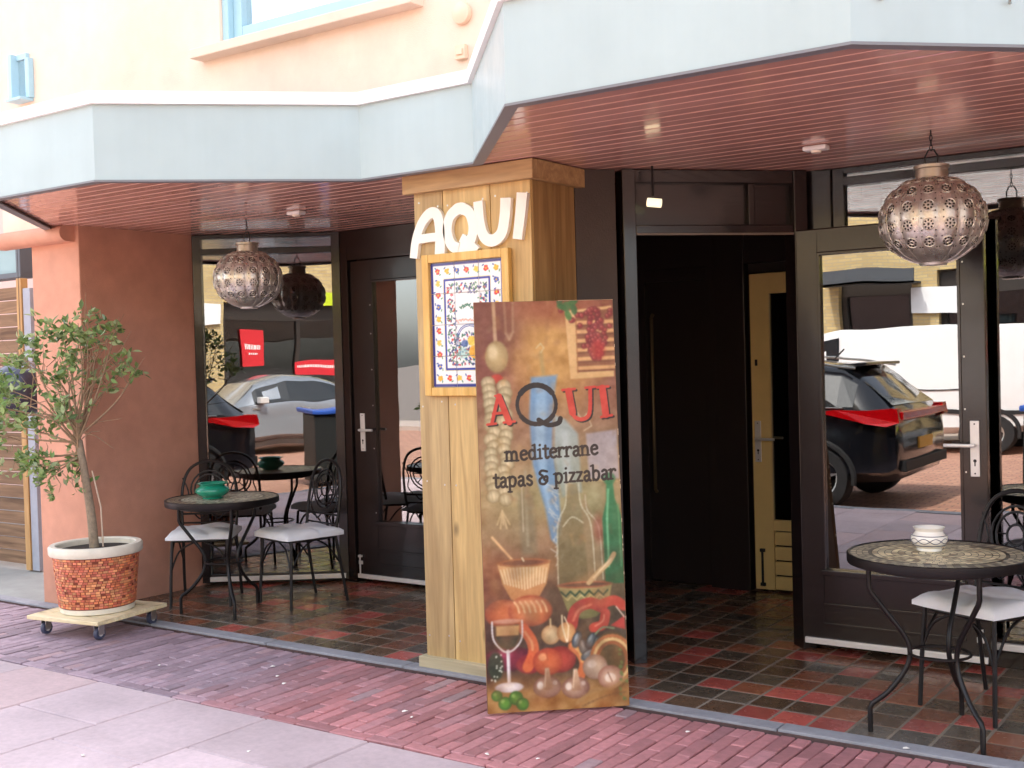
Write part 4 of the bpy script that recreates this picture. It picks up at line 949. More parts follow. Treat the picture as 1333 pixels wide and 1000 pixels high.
# ------------------------------------------------------------------ framed tile picture
TX0, TX1, TZ0, TZ1 = -3.735, -3.205, 1.375, 2.075
tpic = thing('framed_tile_picture', 'framed panel of blue and white painted tiles on the timber post', 'tile picture', (TX0, 4.573, TZ0))
FW, FH, b = TX1 - TX0, TZ1 - TZ0, .042
MB().box(0, b, -.032, 0, 0, FH).box(FW - b, FW, -.032, 0, 0, FH).box(b, FW - b, -.031, 0, 0, b).box(b, FW - b, -.031, 0, FH - b, FH).build('frame', m_frame_wood, tpic, bevel=.005)
MB().box(b, FW - b, -.006, 0, b, FH - b).build('backing', mat('tile_backing', lin(214, 216, 218), .8), tpic)
A = Paint(150, 208, 0, 0, 150, 208, 8); A.c[:] = (236, 236, 234); A.c += ((A.noise(8) - .5) * 10)[..., None]
ra = np.random.RandomState(4); BLU = (40, 56, 150)
def rect(x0, y0, x1, y1, c, wd): A.stroke([(x0, y0), (x1, y0), (x1, y1), (x0, y1), (x0, y0)], wd, c, .8)
rect(3, 3, 147, 205, (52, 60, 140), 5); rect(29, 30, 121, 178, BLU, 3.4); rect(26.5, 27.5, 123.5, 180.5, (214, 206, 150), 1.2)
def flower(cx, cy, r_, c):
    for q in range(5):
        a = 2 * math.pi * q / 5 + ra.rand(); A.ell(cx + r_ * .6 * math.cos(a), cy + r_ * .6 * math.sin(a), r_ * .5, r_ * .42, c, .8, .95)
    A.ell(cx, cy, r_ * .3, r_ * .3, (236, 190, 60), .8)
FC = [(206, 52, 58), (230, 168, 60), (58, 84, 170), (206, 60, 70), (236, 190, 90)]
def ring(inset, nx, ny, r_):
    pts = [(inset + (150 - 2 * inset) * i / nx, inset) for i in range(nx)] + [(150 - inset, inset + (208 - 2 * inset) * i / ny) for i in range(ny)] + [(150 - inset - (150 - 2 * inset) * i / nx, 208 - inset) for i in range(nx)] + [(inset, 208 - inset - (208 - 2 * inset) * i / ny) for i in range(ny)]
    for i, (x, y) in enumerate(pts):
        flower(x, y, r_, FC[i % 5])
        for q in (-1, 1): A.ell(x + q * r_ * 1.1 + ra.randn(), y + q * r_ * 1.0, 2.6, 1.3, (70, 140, 110) if q > 0 else (58, 90, 160), .8, .9, rot=ra.rand() * 180)
ring(15, 6, 9, 5.2)
for i in range(760):
    x = 34 + ra.rand() * 82; y = 36 + ra.rand() * 136; d = min(x - 31, 119 - x); e_ = min(y - 33, 175 - y)
    if min(d, e_) > 19 * (0.6 + .6 * ra.rand()) and not (y > 118 and ra.rand() < .75): continue
    c = [(60, 110, 90), (54, 76, 150), (196, 60, 66), (80, 140, 110), (60, 66, 110)][ra.randint(5)]
    A.ell(x, y, 1.8 + ra.rand() * 1.4, 1.0 + ra.rand() * .6, c, .8, .9, rot=ra.rand() * 180)
for i in range(26): A.ell(60 + i * 1.4, 78 - 5 * math.sin(i / 6) + ra.randn() * 1.6, 2.2, 1.2, (70, 120, 100), .8, .9, rot=ra.rand() * 180)
for i in range(22): A.ell(52 + i * 1.9, 98 + ra.randn() * 1.4, 1.8, 1.2, (226, 150, 130), 1, .8)
for rr in (26, 23): A.stroke([(78 + rr * math.cos(R(a)), 128 + rr * .9 * math.sin(R(a))) for a in range(-200, 20, 14)], 1.4, (66, 90, 150), .9)
A.ell(64, 152, 11, 9, (150, 200, 190), 3, .6); A.ell(88, 150, 12, 11, (238, 170, 60), 2, .9); A.ell(102, 156, 9, 9, (226, 130, 60), 2, .9); A.ell(82, 132, 8, 8, (236, 200, 80), 2, .9); A.ell(68, 136, 7, 6, (70, 100, 160), 2, .8); A.ell(95, 134, 7, 7, (196, 60, 66), 2, .8)
ac = A.linear()
tw, th_ = (FW - 2 * b) / 3, (FH - 2 * b) / 4
m_glaze = mat('glazed_tile', (.8, .8, .8), .15, src='attr', coat=.4)
for i in range(3):
    for j in range(4):
        sub = ac[j * 52:(j + 1) * 52, i * 50:(i + 1) * 50]
        me = grid_mesh('tile', sub, tw - .003, th_ - .003)
        o = obj('tile', me, m_glaze, tpic); o.location = (b + i * tw + .0015, -.012 + rnd.uniform(-.0004, .0004), FH - b - (j + 1) * th_ + .0015)
        o.rotation_euler = (rnd.uniform(-.004, .004), 0, rnd.uniform(-.004, .004))

# ------------------------------------------------------------------ furniture
m_cushion = mat('cushion_cloth', lin(238, 243, 248), .9, noise=(7, .05), bump=(260, .3))
def make_chair(label, loc, rz):
    t = thing('bistro_chair', label, 'chair', (loc[0], loc[1], .003), rz, 'black wrought iron chairs')
    r = .010
    ring_ = [(.20 * (abs(math.cos(R(a))) ** .55) * (1 if math.cos(R(a)) > 0 else -1), .19 * (abs(math.sin(R(a))) ** .55) * (1 if math.sin(R(a)) > 0 else -1), .43) for a in range(0, 360, 12)]
    MB().tube(ring_, r, 7, closed=True).build('seat_frame', m_black_iron, t, smooth=50)
    MB().prism([(x * .97, y * .97) for x, y, z in ring_], .425, .433).build('seat', m_black_iron, t)
    for s in (-1, 1):
        MB().tube(catmull([(s * .175, -.165, .425), (s * .185, -.18, .2), (s * .19, -.19, 0)], 4), r, 7).build('leg', m_black_iron, t, smooth=50)
        MB().tube(catmull([(s * .175, .165, .43), (s * .185, .20, .2), (s * .19, .235, 0)], 4), r, 7).build('leg', m_black_iron, t, smooth=50)
        MB().tube(catmull([(s * .187, -.183, .22), (s * .13, -.175, .36), (s * .03, -.17, .42)], 5), .006, 6).tube(catmull([(s * .184, -.175, .25), (s * .186, -.10, .37), (s * .186, -.02, .42)], 5), .006, 6).tube(catmull([(s * .185, .19, .25), (s * .186, .10, .37), (s * .186, .02, .42)], 5), .006, 6).build('brace', m_black_iron, t, smooth=50)
    bt = lambda z: .165 + (z - .43) * .16
    P_ = [(-.175, .165, .43), (-.185, bt(.6), .6), (-.175, bt(.76), .76), (-.12, bt(.87), .87), (0, bt(.91), .91), (.12, bt(.87), .87), (.175, bt(.76), .76), (.185, bt(.6), .6), (.175, .165, .43)]
    br = MB().tube(catmull(P_, 6), r, 7).build('backrest', m_black_iron, t, smooth=50)
    for rad in (.125, .10, .045):
        MB().tube([(rad * math.cos(R(a)), bt(.72 + rad * math.sin(R(a))), .72 + rad * math.sin(R(a))) for a in range(0, 360, 18)], .006, 6, closed=True).build('ring', m_black_iron, br, smooth=50)
    for a in range(0, 360, 45):
        c_, s_ = math.cos(R(a)), math.sin(R(a))
        MB().tube([(.045 * c_, bt(.72 + .045 * s_), .72 + .045 * s_), (.10 * c_, bt(.72 + .1 * s_), .72 + .1 * s_)], .004, 5).build('spoke', m_black_iron, br)
    MB().tube([(-.183, bt(.56), .56), (.183, bt(.56), .56)], .007, 6).tube([(-.18, bt(.50), .50), (.18, bt(.50), .50)], .006, 6).build('cross_bar', m_black_iron, br, smooth=50)
    for s in (-1, 1):
        MB().tube(catmull([(s * .18, bt(.80), .80), (s * .14, bt(.70), .70), (s * .155, bt(.62), .62), (s * .12, bt(.57), .57)], 5), .005, 6).tube(catmull([(s * .02, bt(.56), .56), (s * .06, bt(.525), .525), (s * .10, bt(.56), .56)], 4), .005, 5).build('scroll', m_black_iron, br, smooth=50)
    return t
def make_cushion(label, loc, rz, w_=.43):
    t_ = np.linspace(-1, 1, 25); X, Y = np.meshgrid(t_, t_); e = 1 - np.maximum(np.abs(X), np.abs(Y)) ** 6
    rs = np.random.RandomState(int(abs(loc[0] * 100)))
    puff = .018 + .036 * np.clip((1 - X ** 4) * (1 - Y ** 4), 0, 1) ** .5 + .007 * np.sin(X * 5 + Y * 2 + rs.rand() * 6) * np.cos(Y * 4 + rs.rand() * 6) - .011 * np.exp(-((X * .8 + Y * .5 + .2) / .10) ** 2) - .010 * np.exp(-((X * .3 - Y * .9 - .15) / .09) ** 2)
    mb = MB(); n = 25
    sx_ = w_ / 2 * (1 - .03 * Y ** 2); sy_ = w_ / 2 * (1 - .03 * X ** 2)
    for zs in (1, 0):
        for j in range(n):
            for i in range(n): mb.v.append((X[j, i] * sx_[j, i], Y[j, i] * sy_[j, i], .006 + (.008 + puff[j, i] if zs else .004 - .004 * min(1, puff[j, i] * 30))))
    for zs in (0, 1):
        o_ = zs * n * n
        for j in range(n - 1):
            for i in range(n - 1):
                q = (o_ + j * n + i, o_ + j * n + i + 1, o_ + (j + 1) * n + i + 1, o_ + (j + 1) * n + i); mb.f.append(q if zs == 0 else q[::-1])
    edge = [j for j in range(n)] + [n * k + n - 1 for k in range(1, n)] + [n * (n - 1) + n - 1 - k for k in range(1, n)] + [n * (n - 1 - k) for k in range(1, n - 1)]
    for a_, b_ in zip(edge, edge[1:] + edge[:1]): mb.f.append((a_, n * n + a_, n * n + b_, b_))
    o = mb.build('seat_cushion', m_cushion, None, smooth=70); o.location = (loc[0], loc[1], .4335); o.rotation_euler = (0, 0, rz)
    return tag(o, label, 'cushion', 'white seat cushions')
m_mosaic = mat('mosaic', (.5, .4, .3), .35, src='attr', noise=(30, .12), bump=(120, .1))
def make_table(label, loc, angs, tone):
    t = thing('bistro_table', label, 'table', (loc[0], loc[1], .003), 0, 'round mosaic iron tables')
    r_ = .345
    MB().lathe([(r_ - .03, .685), (r_ + .004, .685), (r_ + .007, .69), (r_ + .007, .722), (r_ + .002, .725), (r_ - .006, .719), (0, .719)], 64).build('tabletop', m_black_iron, t, smooth=35)
    mb = MB(); cols = []
    edges = [0, .022, .048, .074, .1, .126, .152, .178, .204, .23, .254, .266, .29, .314, .338]
    for k in range(len(edges) - 1):
        a0, a1 = edges[k] + .0015, edges[k + 1] - .0015; n = max(6, int(2 * math.pi * (a1) / .027))
        if k == 10: n = 90
        for i in range(n):
            t0, t1 = 2 * math.pi * (i + .04) / n + k * .3, 2 * math.pi * (i + .96) / n + k * .3
            if a0 < .002: a0 = .002
            z = .7206 + rnd.uniform(0, .0008)
            b0 = len(mb.v)
            for rr, tt in ((a0, t0), (a1, t0), (a1, t1), (a0, t1)):
                mb.v.append((rr * math.cos(tt), rr * math.sin(tt), z))
            mb.f.append((b0, b0 + 1, b0 + 2, b0 + 3))
            v = rnd.uniform(.8, 1.12)
            if k == 10: c = lin(60 * v, 52 * v, 48 * v)
            elif k > 10: c = lin(178 * v, 166 * v, 138 * v) if (i % 2) else lin(120 * v, 108 * v, 92 * v)
            else:
                c = lin(*(Vector(tone) * v)) if rnd.random() < .8 else lin(150 * v, 128 * v, 96 * v)
            cols += [c] * 4
    me = bpy.data.meshes.new('mosaic_tiles'); me.from_pydata(mb.v, [], mb.f); color_attr(me, cols); obj('mosaic_tiles', me, m_mosaic, t, kind='stuff')
    for a in angs:
        ca, sa = math.cos(R(a)), math.sin(R(a))
        prof = [(.27, .69), (.27, .585), (.262, .565), (.20, .48), (.135, .39), (.115, .32), (.135, .25), (.20, .165), (.265, .115), (.275, .095), (.275, 0)]
        path = [(q * ca, q * sa, z) for q, z in prof]
        MB().tube(path[:2] + catmull(path[2:9], 4) + path[9:], .0105, 8).build('leg', m_black_iron, t, smooth=50)
    MB().tube([(.118 * math.cos(R(a)), .118 * math.sin(R(a)), .32) for a in range(0, 360, 15)], .006, 6, closed=True).build('leg_ring', m_black_iron, t, smooth=50)
    MB().tube([(.27 * math.cos(R(a)), .27 * math.sin(R(a)), .672) for a in range(0, 360, 10)], .007, 6, closed=True).build('leg_ring', m_black_iron, t, smooth=50)
    return t
make_table('round iron table with cream mosaic top by the open door', (-1.325, 4.80), (207, 318, 88), (222, 206, 166))
make_table('round iron table with pale mosaic top before the left window', (-5.77, 4.98), (222, 330, 92), (204, 200, 178))
def seat(label, clabel, loc, face):
    """face: direction the sitter looks"""
    rz = math.atan2(face[1], face[0]) + math.pi / 2
    make_chair(label, loc, rz); make_cushion(clabel, (loc[0], loc[1]), rz)
seat('iron chair nearest the camera, beside the open right door', 'white cushion on the chair beside the open door', (-1.25, 5.22), (-.42, -.90))
seat('iron chair against the salmon pillar, left of the teal pot', 'white cushion on the chair by the salmon pillar', (-6.14, 5.14), (.62, -.78))
seat('iron chair between the left table and the closed door', 'white cushion on the chair nearest the closed door', (-5.55, 5.42), (-.22, -.97))

# ceramic pots
m_teal = mat('teal_glaze', lin(28, 140, 112), .22, noise=(16, .18), coat=.4)
prof = [(.045, 0), (.055, .004), (.05, .012), (.075, .03), (.088, .052), (.084, .07), (.066, .084), (.062, .09), (.075, .10), (.082, .107), (.074, .106), (.058, .094), (.05, .06), (0, .05)]
o = MB().lathe(prof, 40).build('teal_pot', m_teal, None, smooth=50); o.location = (-5.80, 4.93, .7225); o.scale = (1.22, 1.22, .95); tag(o, 'small teal glazed bowl on the left table', 'ceramic pot')
wp = thing('ceramic_pot', 'white ceramic pot with blue line pattern on the right table', 'ceramic pot', (-1.375, 4.86, .7225))
prof = [(.046, 0), (.05, .004), (.048, .014), (.066, .03), (.074, .046), (.070, .062), (.056, .075), (.053, .082), (.058, .09), (.062, .097), (.056, .096), (.046, .08), (.04, .05), (0, .04)]
MB().lathe(prof, 40).build('body', mat('white_glaze', lin(236, 232, 222), .22, coat=.4), wp, smooth=50)
pat = MB()
for ph in (0, math.pi):
    pat.tube([((.0745 - abs(math.sin(a * 5 + ph)) * .002) * math.cos(a), (.0745 - abs(math.sin(a * 5 + ph)) * .002) * math.sin(a), .046 + .010 * math.sin(a * 5 + ph)) for a in [2 * math.pi * i / 100 for i in range(100)]], .0013, 4, closed=True)
for z, q in ((.027, .0645), (.0655, .068)): pat.tube([(q * math.cos(R(a)), q * math.sin(R(a)), z) for a in range(0, 360, 9)], .0015, 4, closed=True)
pat.build('painted_band', mat('cobalt', lin(60, 66, 92), .3), wp)

# ------------------------------------------------------------------ plant dolly, pot, tree
PX, PY = -6.08, 4.27
dol = thing('plant_dolly', 'pale wooden plant dolly on castors under the mosaic pot', 'plant dolly', (PX, PY, .003), R(9))
m_birch = wood_mat('birch_board', lin(222, 204, 160), lin(238, 224, 186), 'X', .5, 14)
dk = MB().box(-.28, .28, -.28, -.19, .098, .122).box(-.28, .28, .19, .28, .098, .122).box(-.28, -.19, -.19, .19, .098, .122).box(.19, .28, -.19, .19, .098, .122).box(-.19, .19, -.17, -.09, .099, .121).box(-.19, .19, -.045, .045, .099, .121).box(-.19, .19, .09, .17, .099, .121)
dk.build('deck', m_birch, dol, bevel=.004)
for sx in (-1, 1):
    for sy_ in (-1, 1):
        c = MB().box(sx * .21 - .03, sx * .21 + .03, sy_ * .21 - .03, sy_ * .21 + .03, .088, .0975).box(sx * .21 - .02, sx * .21 - .016, sy_ * .21 - .012, sy_ * .21 + .03, .03, .088).box(sx * .21 + .016, sx * .21 + .02, sy_ * .21 - .012, sy_ * .21 + .03, .03, .088)
        cas = c.build('castor', m_steel, dol)
        whl = MB()
        for xx in (-.013, .013):
            pass
        prof = [(.012, -.013), (.034, -.013), (.037, -.008), (.037, .008), (.034, .013), (.012, .013)]
        wv = MB().lathe(prof, 24); wv.v = [(sx * .21 + z, sy_ * .21 + .01 + y, .037 + x) for x, y, z in wv.v]
        wv.build('wheel', mat('blue_grey_wheel', lin(70, 74, 96), .4), cas, smooth=40)
        hb = MB().lathe([(.0, -.0145), (.018, -.0145), (.018, .0145), (0, .0145)], 16); hb.v = [(sx * .21 + z, sy_ * .21 + .01 + y, .037 + x) for x, y, z in hb.v]
        hb.build('hub', m_alu, cas)
pot = thing('flower_pot', 'large mosaic clad pot with white rim standing on the dolly', 'flower pot', (PX, PY, .126))
m_potw = mat('pot_cream', lin(226, 218, 200), .6, noise=(14, .08), stain=(5, .08), bump=(100, .3))
MB().lathe([(.195, 0), (.205, .004), (.207, .03), (.215, .035), (.243, .345), (.222, .345), (.20, .05), (0, .05)], 56).build('pot_body', mat('pot_mortar', lin(128, 66, 48), .85), pot, smooth=40)
MB().lathe([(.203, -.001), (.213, .004), (.214, .032), (.205, .035)], 56).build('base_band', m_potw, pot, smooth=40)
MB().lathe([(.243, .335), (.262, .338), (.268, .348), (.268, .385), (.260, .395), (.232, .395), (.224, .388), (.222, .30)], 56).build('rim', m_potw, pot, smooth=40)
MB().lathe([(.224, .36), (0, .37)], 40).build('soil', m_soil, pot)
mb = MB(); cols = []
rows = 20
for j in range(rows):
    z0, z1 = .04 + j * .0147, .04 + (j + 1) * .0147 - .0028
    n = 52; ph = rnd.random()
    for i in range(n):
        if rnd.random() < .05: continue
        a0, a1 = 2 * math.pi * (i + ph) / n, 2 * math.pi * (i + ph + rnd.uniform(.74, .95)) / n; q = .0035 + rnd.uniform(-.001, .0018); b0 = len(mb.v)
        for z in (z0, z1):
            rr = .215 + .028 * (z - .035) / .31
            for a, d in ((a0, -.001), (a0, q), (a1, q), (a1, -.001)): mb.v.append(((rr + d) * math.cos(a), (rr + d) * math.sin(a), z))
        mb.f += [(b0 + 1, b0 + 2, b0 + 6, b0 + 5), (b0, b0 + 1, b0 + 5, b0 + 4), (b0 + 2, b0 + 3, b0 + 7, b0 + 6), (b0 + 4, b0 + 5, b0 + 6, b0 + 7), (b0 + 3, b0 + 2, b0 + 1, b0)]
        v = rnd.uniform(.86, 1.1); c = lin(*(Vector(rnd.choice([(222, 142, 92), (214, 124, 84), (226, 158, 108), (198, 104, 80), (216, 130, 100)])) * v)); cols += [c] * 8
me = bpy.data.meshes.new('mosaic_pieces'); me.from_pydata(mb.v, [], mb.f); color_attr(me, cols)
obj('mosaic_pieces', me, mat('pot_mosaic', (.5, .2, .1), .5, src='attr', noise=(60, .1)), pot, kind='stuff')

tree = thing('olive_tree', 'small olive tree with sparse leafy crown growing in the mosaic pot', 'tree', (PX, PY, .49))
rv, dv = Vector((.817, .576, 0)), Vector((-.576, .817, 0)); K = .0046
def tp_(px, py, d=0): return rv * ((px - 125) * K) + dv * d + Vector((0, 0, (712 - py) * K))
m_bark = mat('olive_bark', lin(148, 132, 112), .9, noise=(40, .25), bump=(90, .8))
m_twig = mat('olive_twig', lin(150, 126, 100), .9, noise=(40, .2))
trunk = MB().tube(catmull([tp_(123, 716), tp_(120, 670, .006), tp_(115, 620, -.006), tp_(108, 572)], 6), .030, 10, r2=.021).build('trunk', m_bark, tree, smooth=60)
MB().tube([tp_(133, 716, .02), tp_(131, 660, .03), tp_(122, 612, .02)], .005, 6).build('stake', mat('stake_wood', lin(214, 190, 166), .7), tree)
clusters = [(82, 438, .12, 1.0), (112, 420, .0, 1.1), (132, 440, -.1, .9), (118, 452, .12, .9), (60, 452, -.06, .9), (30, 446, .05, .8), (72, 492, .1, .9), (40, 520, -.12, 1.3), (18, 540, .08, 1.2), (10, 500, .0, 1.0), (48, 560, .1, 1.0), (160, 472, .02, .8), (156, 440, .04, .25), (182, 490, .0, .35),
            (98, 524, -.14, 1.1), (86, 540, .05, .7), (125, 490, .1, .7), (58, 592, -.05, .9), (36, 592, .06, .7), (66, 622, .0, .8), (74, 610, -.1, .5), (104, 628, -.02, .5), (98, 606, .03, .35), (2, 612, .05, .6), (-20, 560, .1, 1.0), (-25, 520, -.1, .9), (140, 425, .12, .6), (95, 475, .16, .6), (108, 475, -.16, .6), (142, 505, .1, .3), (20, 470, .15, .6)]
br = MB()
for (cx, cy, d, s) in clusters:
    base = tp_(106 + rnd.uniform(-3, 3), 590 - rnd.uniform(0, 40)) if cy < 575 else tp_(108, 585 + (cy - 580) * .3)
    end = tp_(cx, cy, d); mid = base.lerp(end, .5) + Vector((rnd.uniform(-.06, .06), rnd.uniform(-.06, .06), rnd.uniform(-.02, .08)))
    br.tube(catmull([base, mid, end], 5), .0075, 6, r2=.002)
    for k in range(3):
        e2 = end + Vector((rnd.gauss(0, .09), rnd.gauss(0, .09), rnd.gauss(.02, .08))); br.tube([mid.lerp(end, rnd.uniform(.2, .8)), mid.lerp(e2, .7), e2], .003, 5, r2=.0012)
for (a, b_) in (((105, 560), (150, 585)), ((100, 565), (165, 545)), ((105, 575), (140, 560)), ((104, 560), (150, 460)), ((105, 565), (140, 470)), ((100, 560), (125, 455))):
    br.tube([tp_(*a), tp_((a[0] + b_[0]) / 2, (a[1] + b_[1]) / 2 - 6, .02), tp_(*b_, rnd.uniform(-.08, .08))], .004, 5, r2=.0015)
br.build('branches', m_twig, tree, smooth=50)
def leaf_mesh():
    L_ = .054; wd = .0115
    v = [(0, 0, 0), (-wd * .8, L_ * .3, .003), (-wd, L_ * .55, .003), (0, L_, -.004), (wd, L_ * .55, .003), (wd * .8, L_ * .3, .003), (0, L_ * .45, -.001)]
    f = [(0, 6, 1), (1, 6, 2), (2, 6, 3), (3, 6, 4), (4, 6, 5), (5, 6, 0)]
    me = bpy.data.meshes.new('leaf'); me.from_pydata(v, [], f); me.polygons.foreach_set('use_smooth', [True] * 6); return me
LM = leaf_mesh()
def leaf_material(name, src):
    m = mat(name, (.08, .12, .04), .42, src=src, spec=.5); t_ = m.node_tree; b_ = t_.nodes['Principled BSDF']; b_.inputs['Transmission Weight'].default_value = 0
    out = [n for n in t_.nodes if n.type == 'OUTPUT_MATERIAL'][0]
    tl = t_.nodes.new('ShaderNodeBsdfTranslucent'); mx = t_.nodes.new('ShaderNodeMixShader'); mx.inputs[0].default_value = .3
    srcs = b_.inputs['Base Color'].links[0].from_socket; t_.links.new(srcs, tl.inputs[0])
    t_.links.new(b_.outputs[0], mx.inputs[1]); t_.links.new(tl.outputs[0], mx.inputs[2]); t_.links.new(mx.outputs[0], out.inputs[0]); return m
m_leaf, m_leaf2 = leaf_material('olive_leaf', 'object'), leaf_material('olive_leaf_mass', 'attr')
leaves = []
for (cx, cy, d, s) in clusters:
    c0 = tp_(cx, cy, d)
    nsub = max(1, int(6 * s))
    for q in range(nsub):
        c = c0 + Vector((rnd.gauss(0, .05 * s), rnd.gauss(0, .05 * s), rnd.gauss(0, .045 * s)))
        ax = Vector((rnd.gauss(0, .6), rnd.gauss(0, .6), rnd.uniform(.1, 1))).normalized()
        for k in range(int(10 + 4 * s)):
            p = c + ax * rnd.uniform(-.06, .08) + Vector((rnd.gauss(0, .012), rnd.gauss(0, .012), rnd.gauss(0, .012)))
            dr = (ax * .6 + Vector((rnd.gauss(0, 1), rnd.gauss(0, 1), rnd.gauss(0.1, .7))).normalized()).normalized()
            v = rnd.uniform(.7, 1.3); col = lin(*(Vector(rnd.choice([(136, 160, 92), (116, 146, 82), (154, 176, 116), (96, 126, 72), (168, 186, 136)])) * v ** .5))
            leaves.append((p, dr, rnd.uniform(0, 6.28), rnd.uniform(.7, 1.25), col))
rnd.shuffle(leaves)
mb = MB(); cols = []
for k, (p, dr, tw_, s, col) in enumerate(leaves):
    q = dr.to_track_quat('Y', 'Z')
    mm = Matrix.Translation(p) @ q.to_matrix().to_4x4() @ Matrix.Rotation(tw_, 4, 'Y') @ Matrix.Scale(s, 4)
    if k < 300:
        o = obj('leaf', LM, m_leaf, tree, color=col); o.matrix_local = mm
    else:
        b0 = len(mb.v)
        for v in LM.vertices: mb.v.append(tuple(mm @ v.co))
        for f in LM.polygons: mb.f.append(tuple(b0 + i for i in f.vertices))
        cols += [col] * 7
me = bpy.data.meshes.new('foliage'); me.from_pydata(mb.v, [], mb.f); color_attr(me, cols); me.polygons.foreach_set('use_smooth', [True] * len(me.polygons))
obj('foliage', me, m_leaf2, tree, kind='stuff')

# ------------------------------------------------------------------ alley on the left: slatted fence, pale house
fen = thing('slatted_fence', 'brown weathered board fence in the alley at the far left', 'fence', (-9.4, 5.32, 0))
for i in range(21):
    v = rnd.uniform(.8, 1.15)
    MB().box(-1.6, .96, -.012 + rnd.uniform(-.004, .004), .012, .04 + i * .104, .04 + i * .104 + .096).build('board', m_fence, fen, bevel=.003, color=(v, v * .98, v * .95))
MB().box(.965, 1.03, -.03, .03, 0, 2.28).build('post', wood_mat('yellow_post', lin(170, 130, 80), lin(200, 160, 104), 'Z', .6, 14), fen, bevel=.004)
MB().box(1.035, 1.13, -.02, .03, 0, 2.2).build('post', mat('grey_post', lin(160, 166, 178), .7, noise=(9, .1)), fen, bevel=.004)
MB().box(-1.7, -1.6, -.03, .03, 0, 2.28).build('post', MATS['grey_post'], fen, bevel=.004)
box = thing('sign_box', 'dark framed box with pale teal face above the board fence', 'sign box', (-9.0, 5.36, 2.29))
MB().box(-.7, .60, -.05, .1, 0, .04).box(-.7, .60, -.05, .1, .26, .30).box(.54, .60, -.05, .1, .04, .26).box(-.7, -.64, -.05, .1, .04, .26).build('frame', mat('grey_box', lin(86, 92, 100), .5), box, bevel=.004)
MB().box(-.64, .54, -.02, .08, .04, .26).build('face', mat('teal_face', lin(140, 168, 172), .35, noise=(5, .05)), box)
nb = thing('neighbour_house', 'pale pink house wall beyond the alley fence', 'house', (-14, 8.5, 0))
MB().box(-12, 6.4, 0, 6, 0, 7.2).build('wall', m_pinkwall, nb)
MB().box(-12.1, 6.45, -.1, 6.1, 7.2, 7.35).build('roof', MATS['roof_felt'], nb)

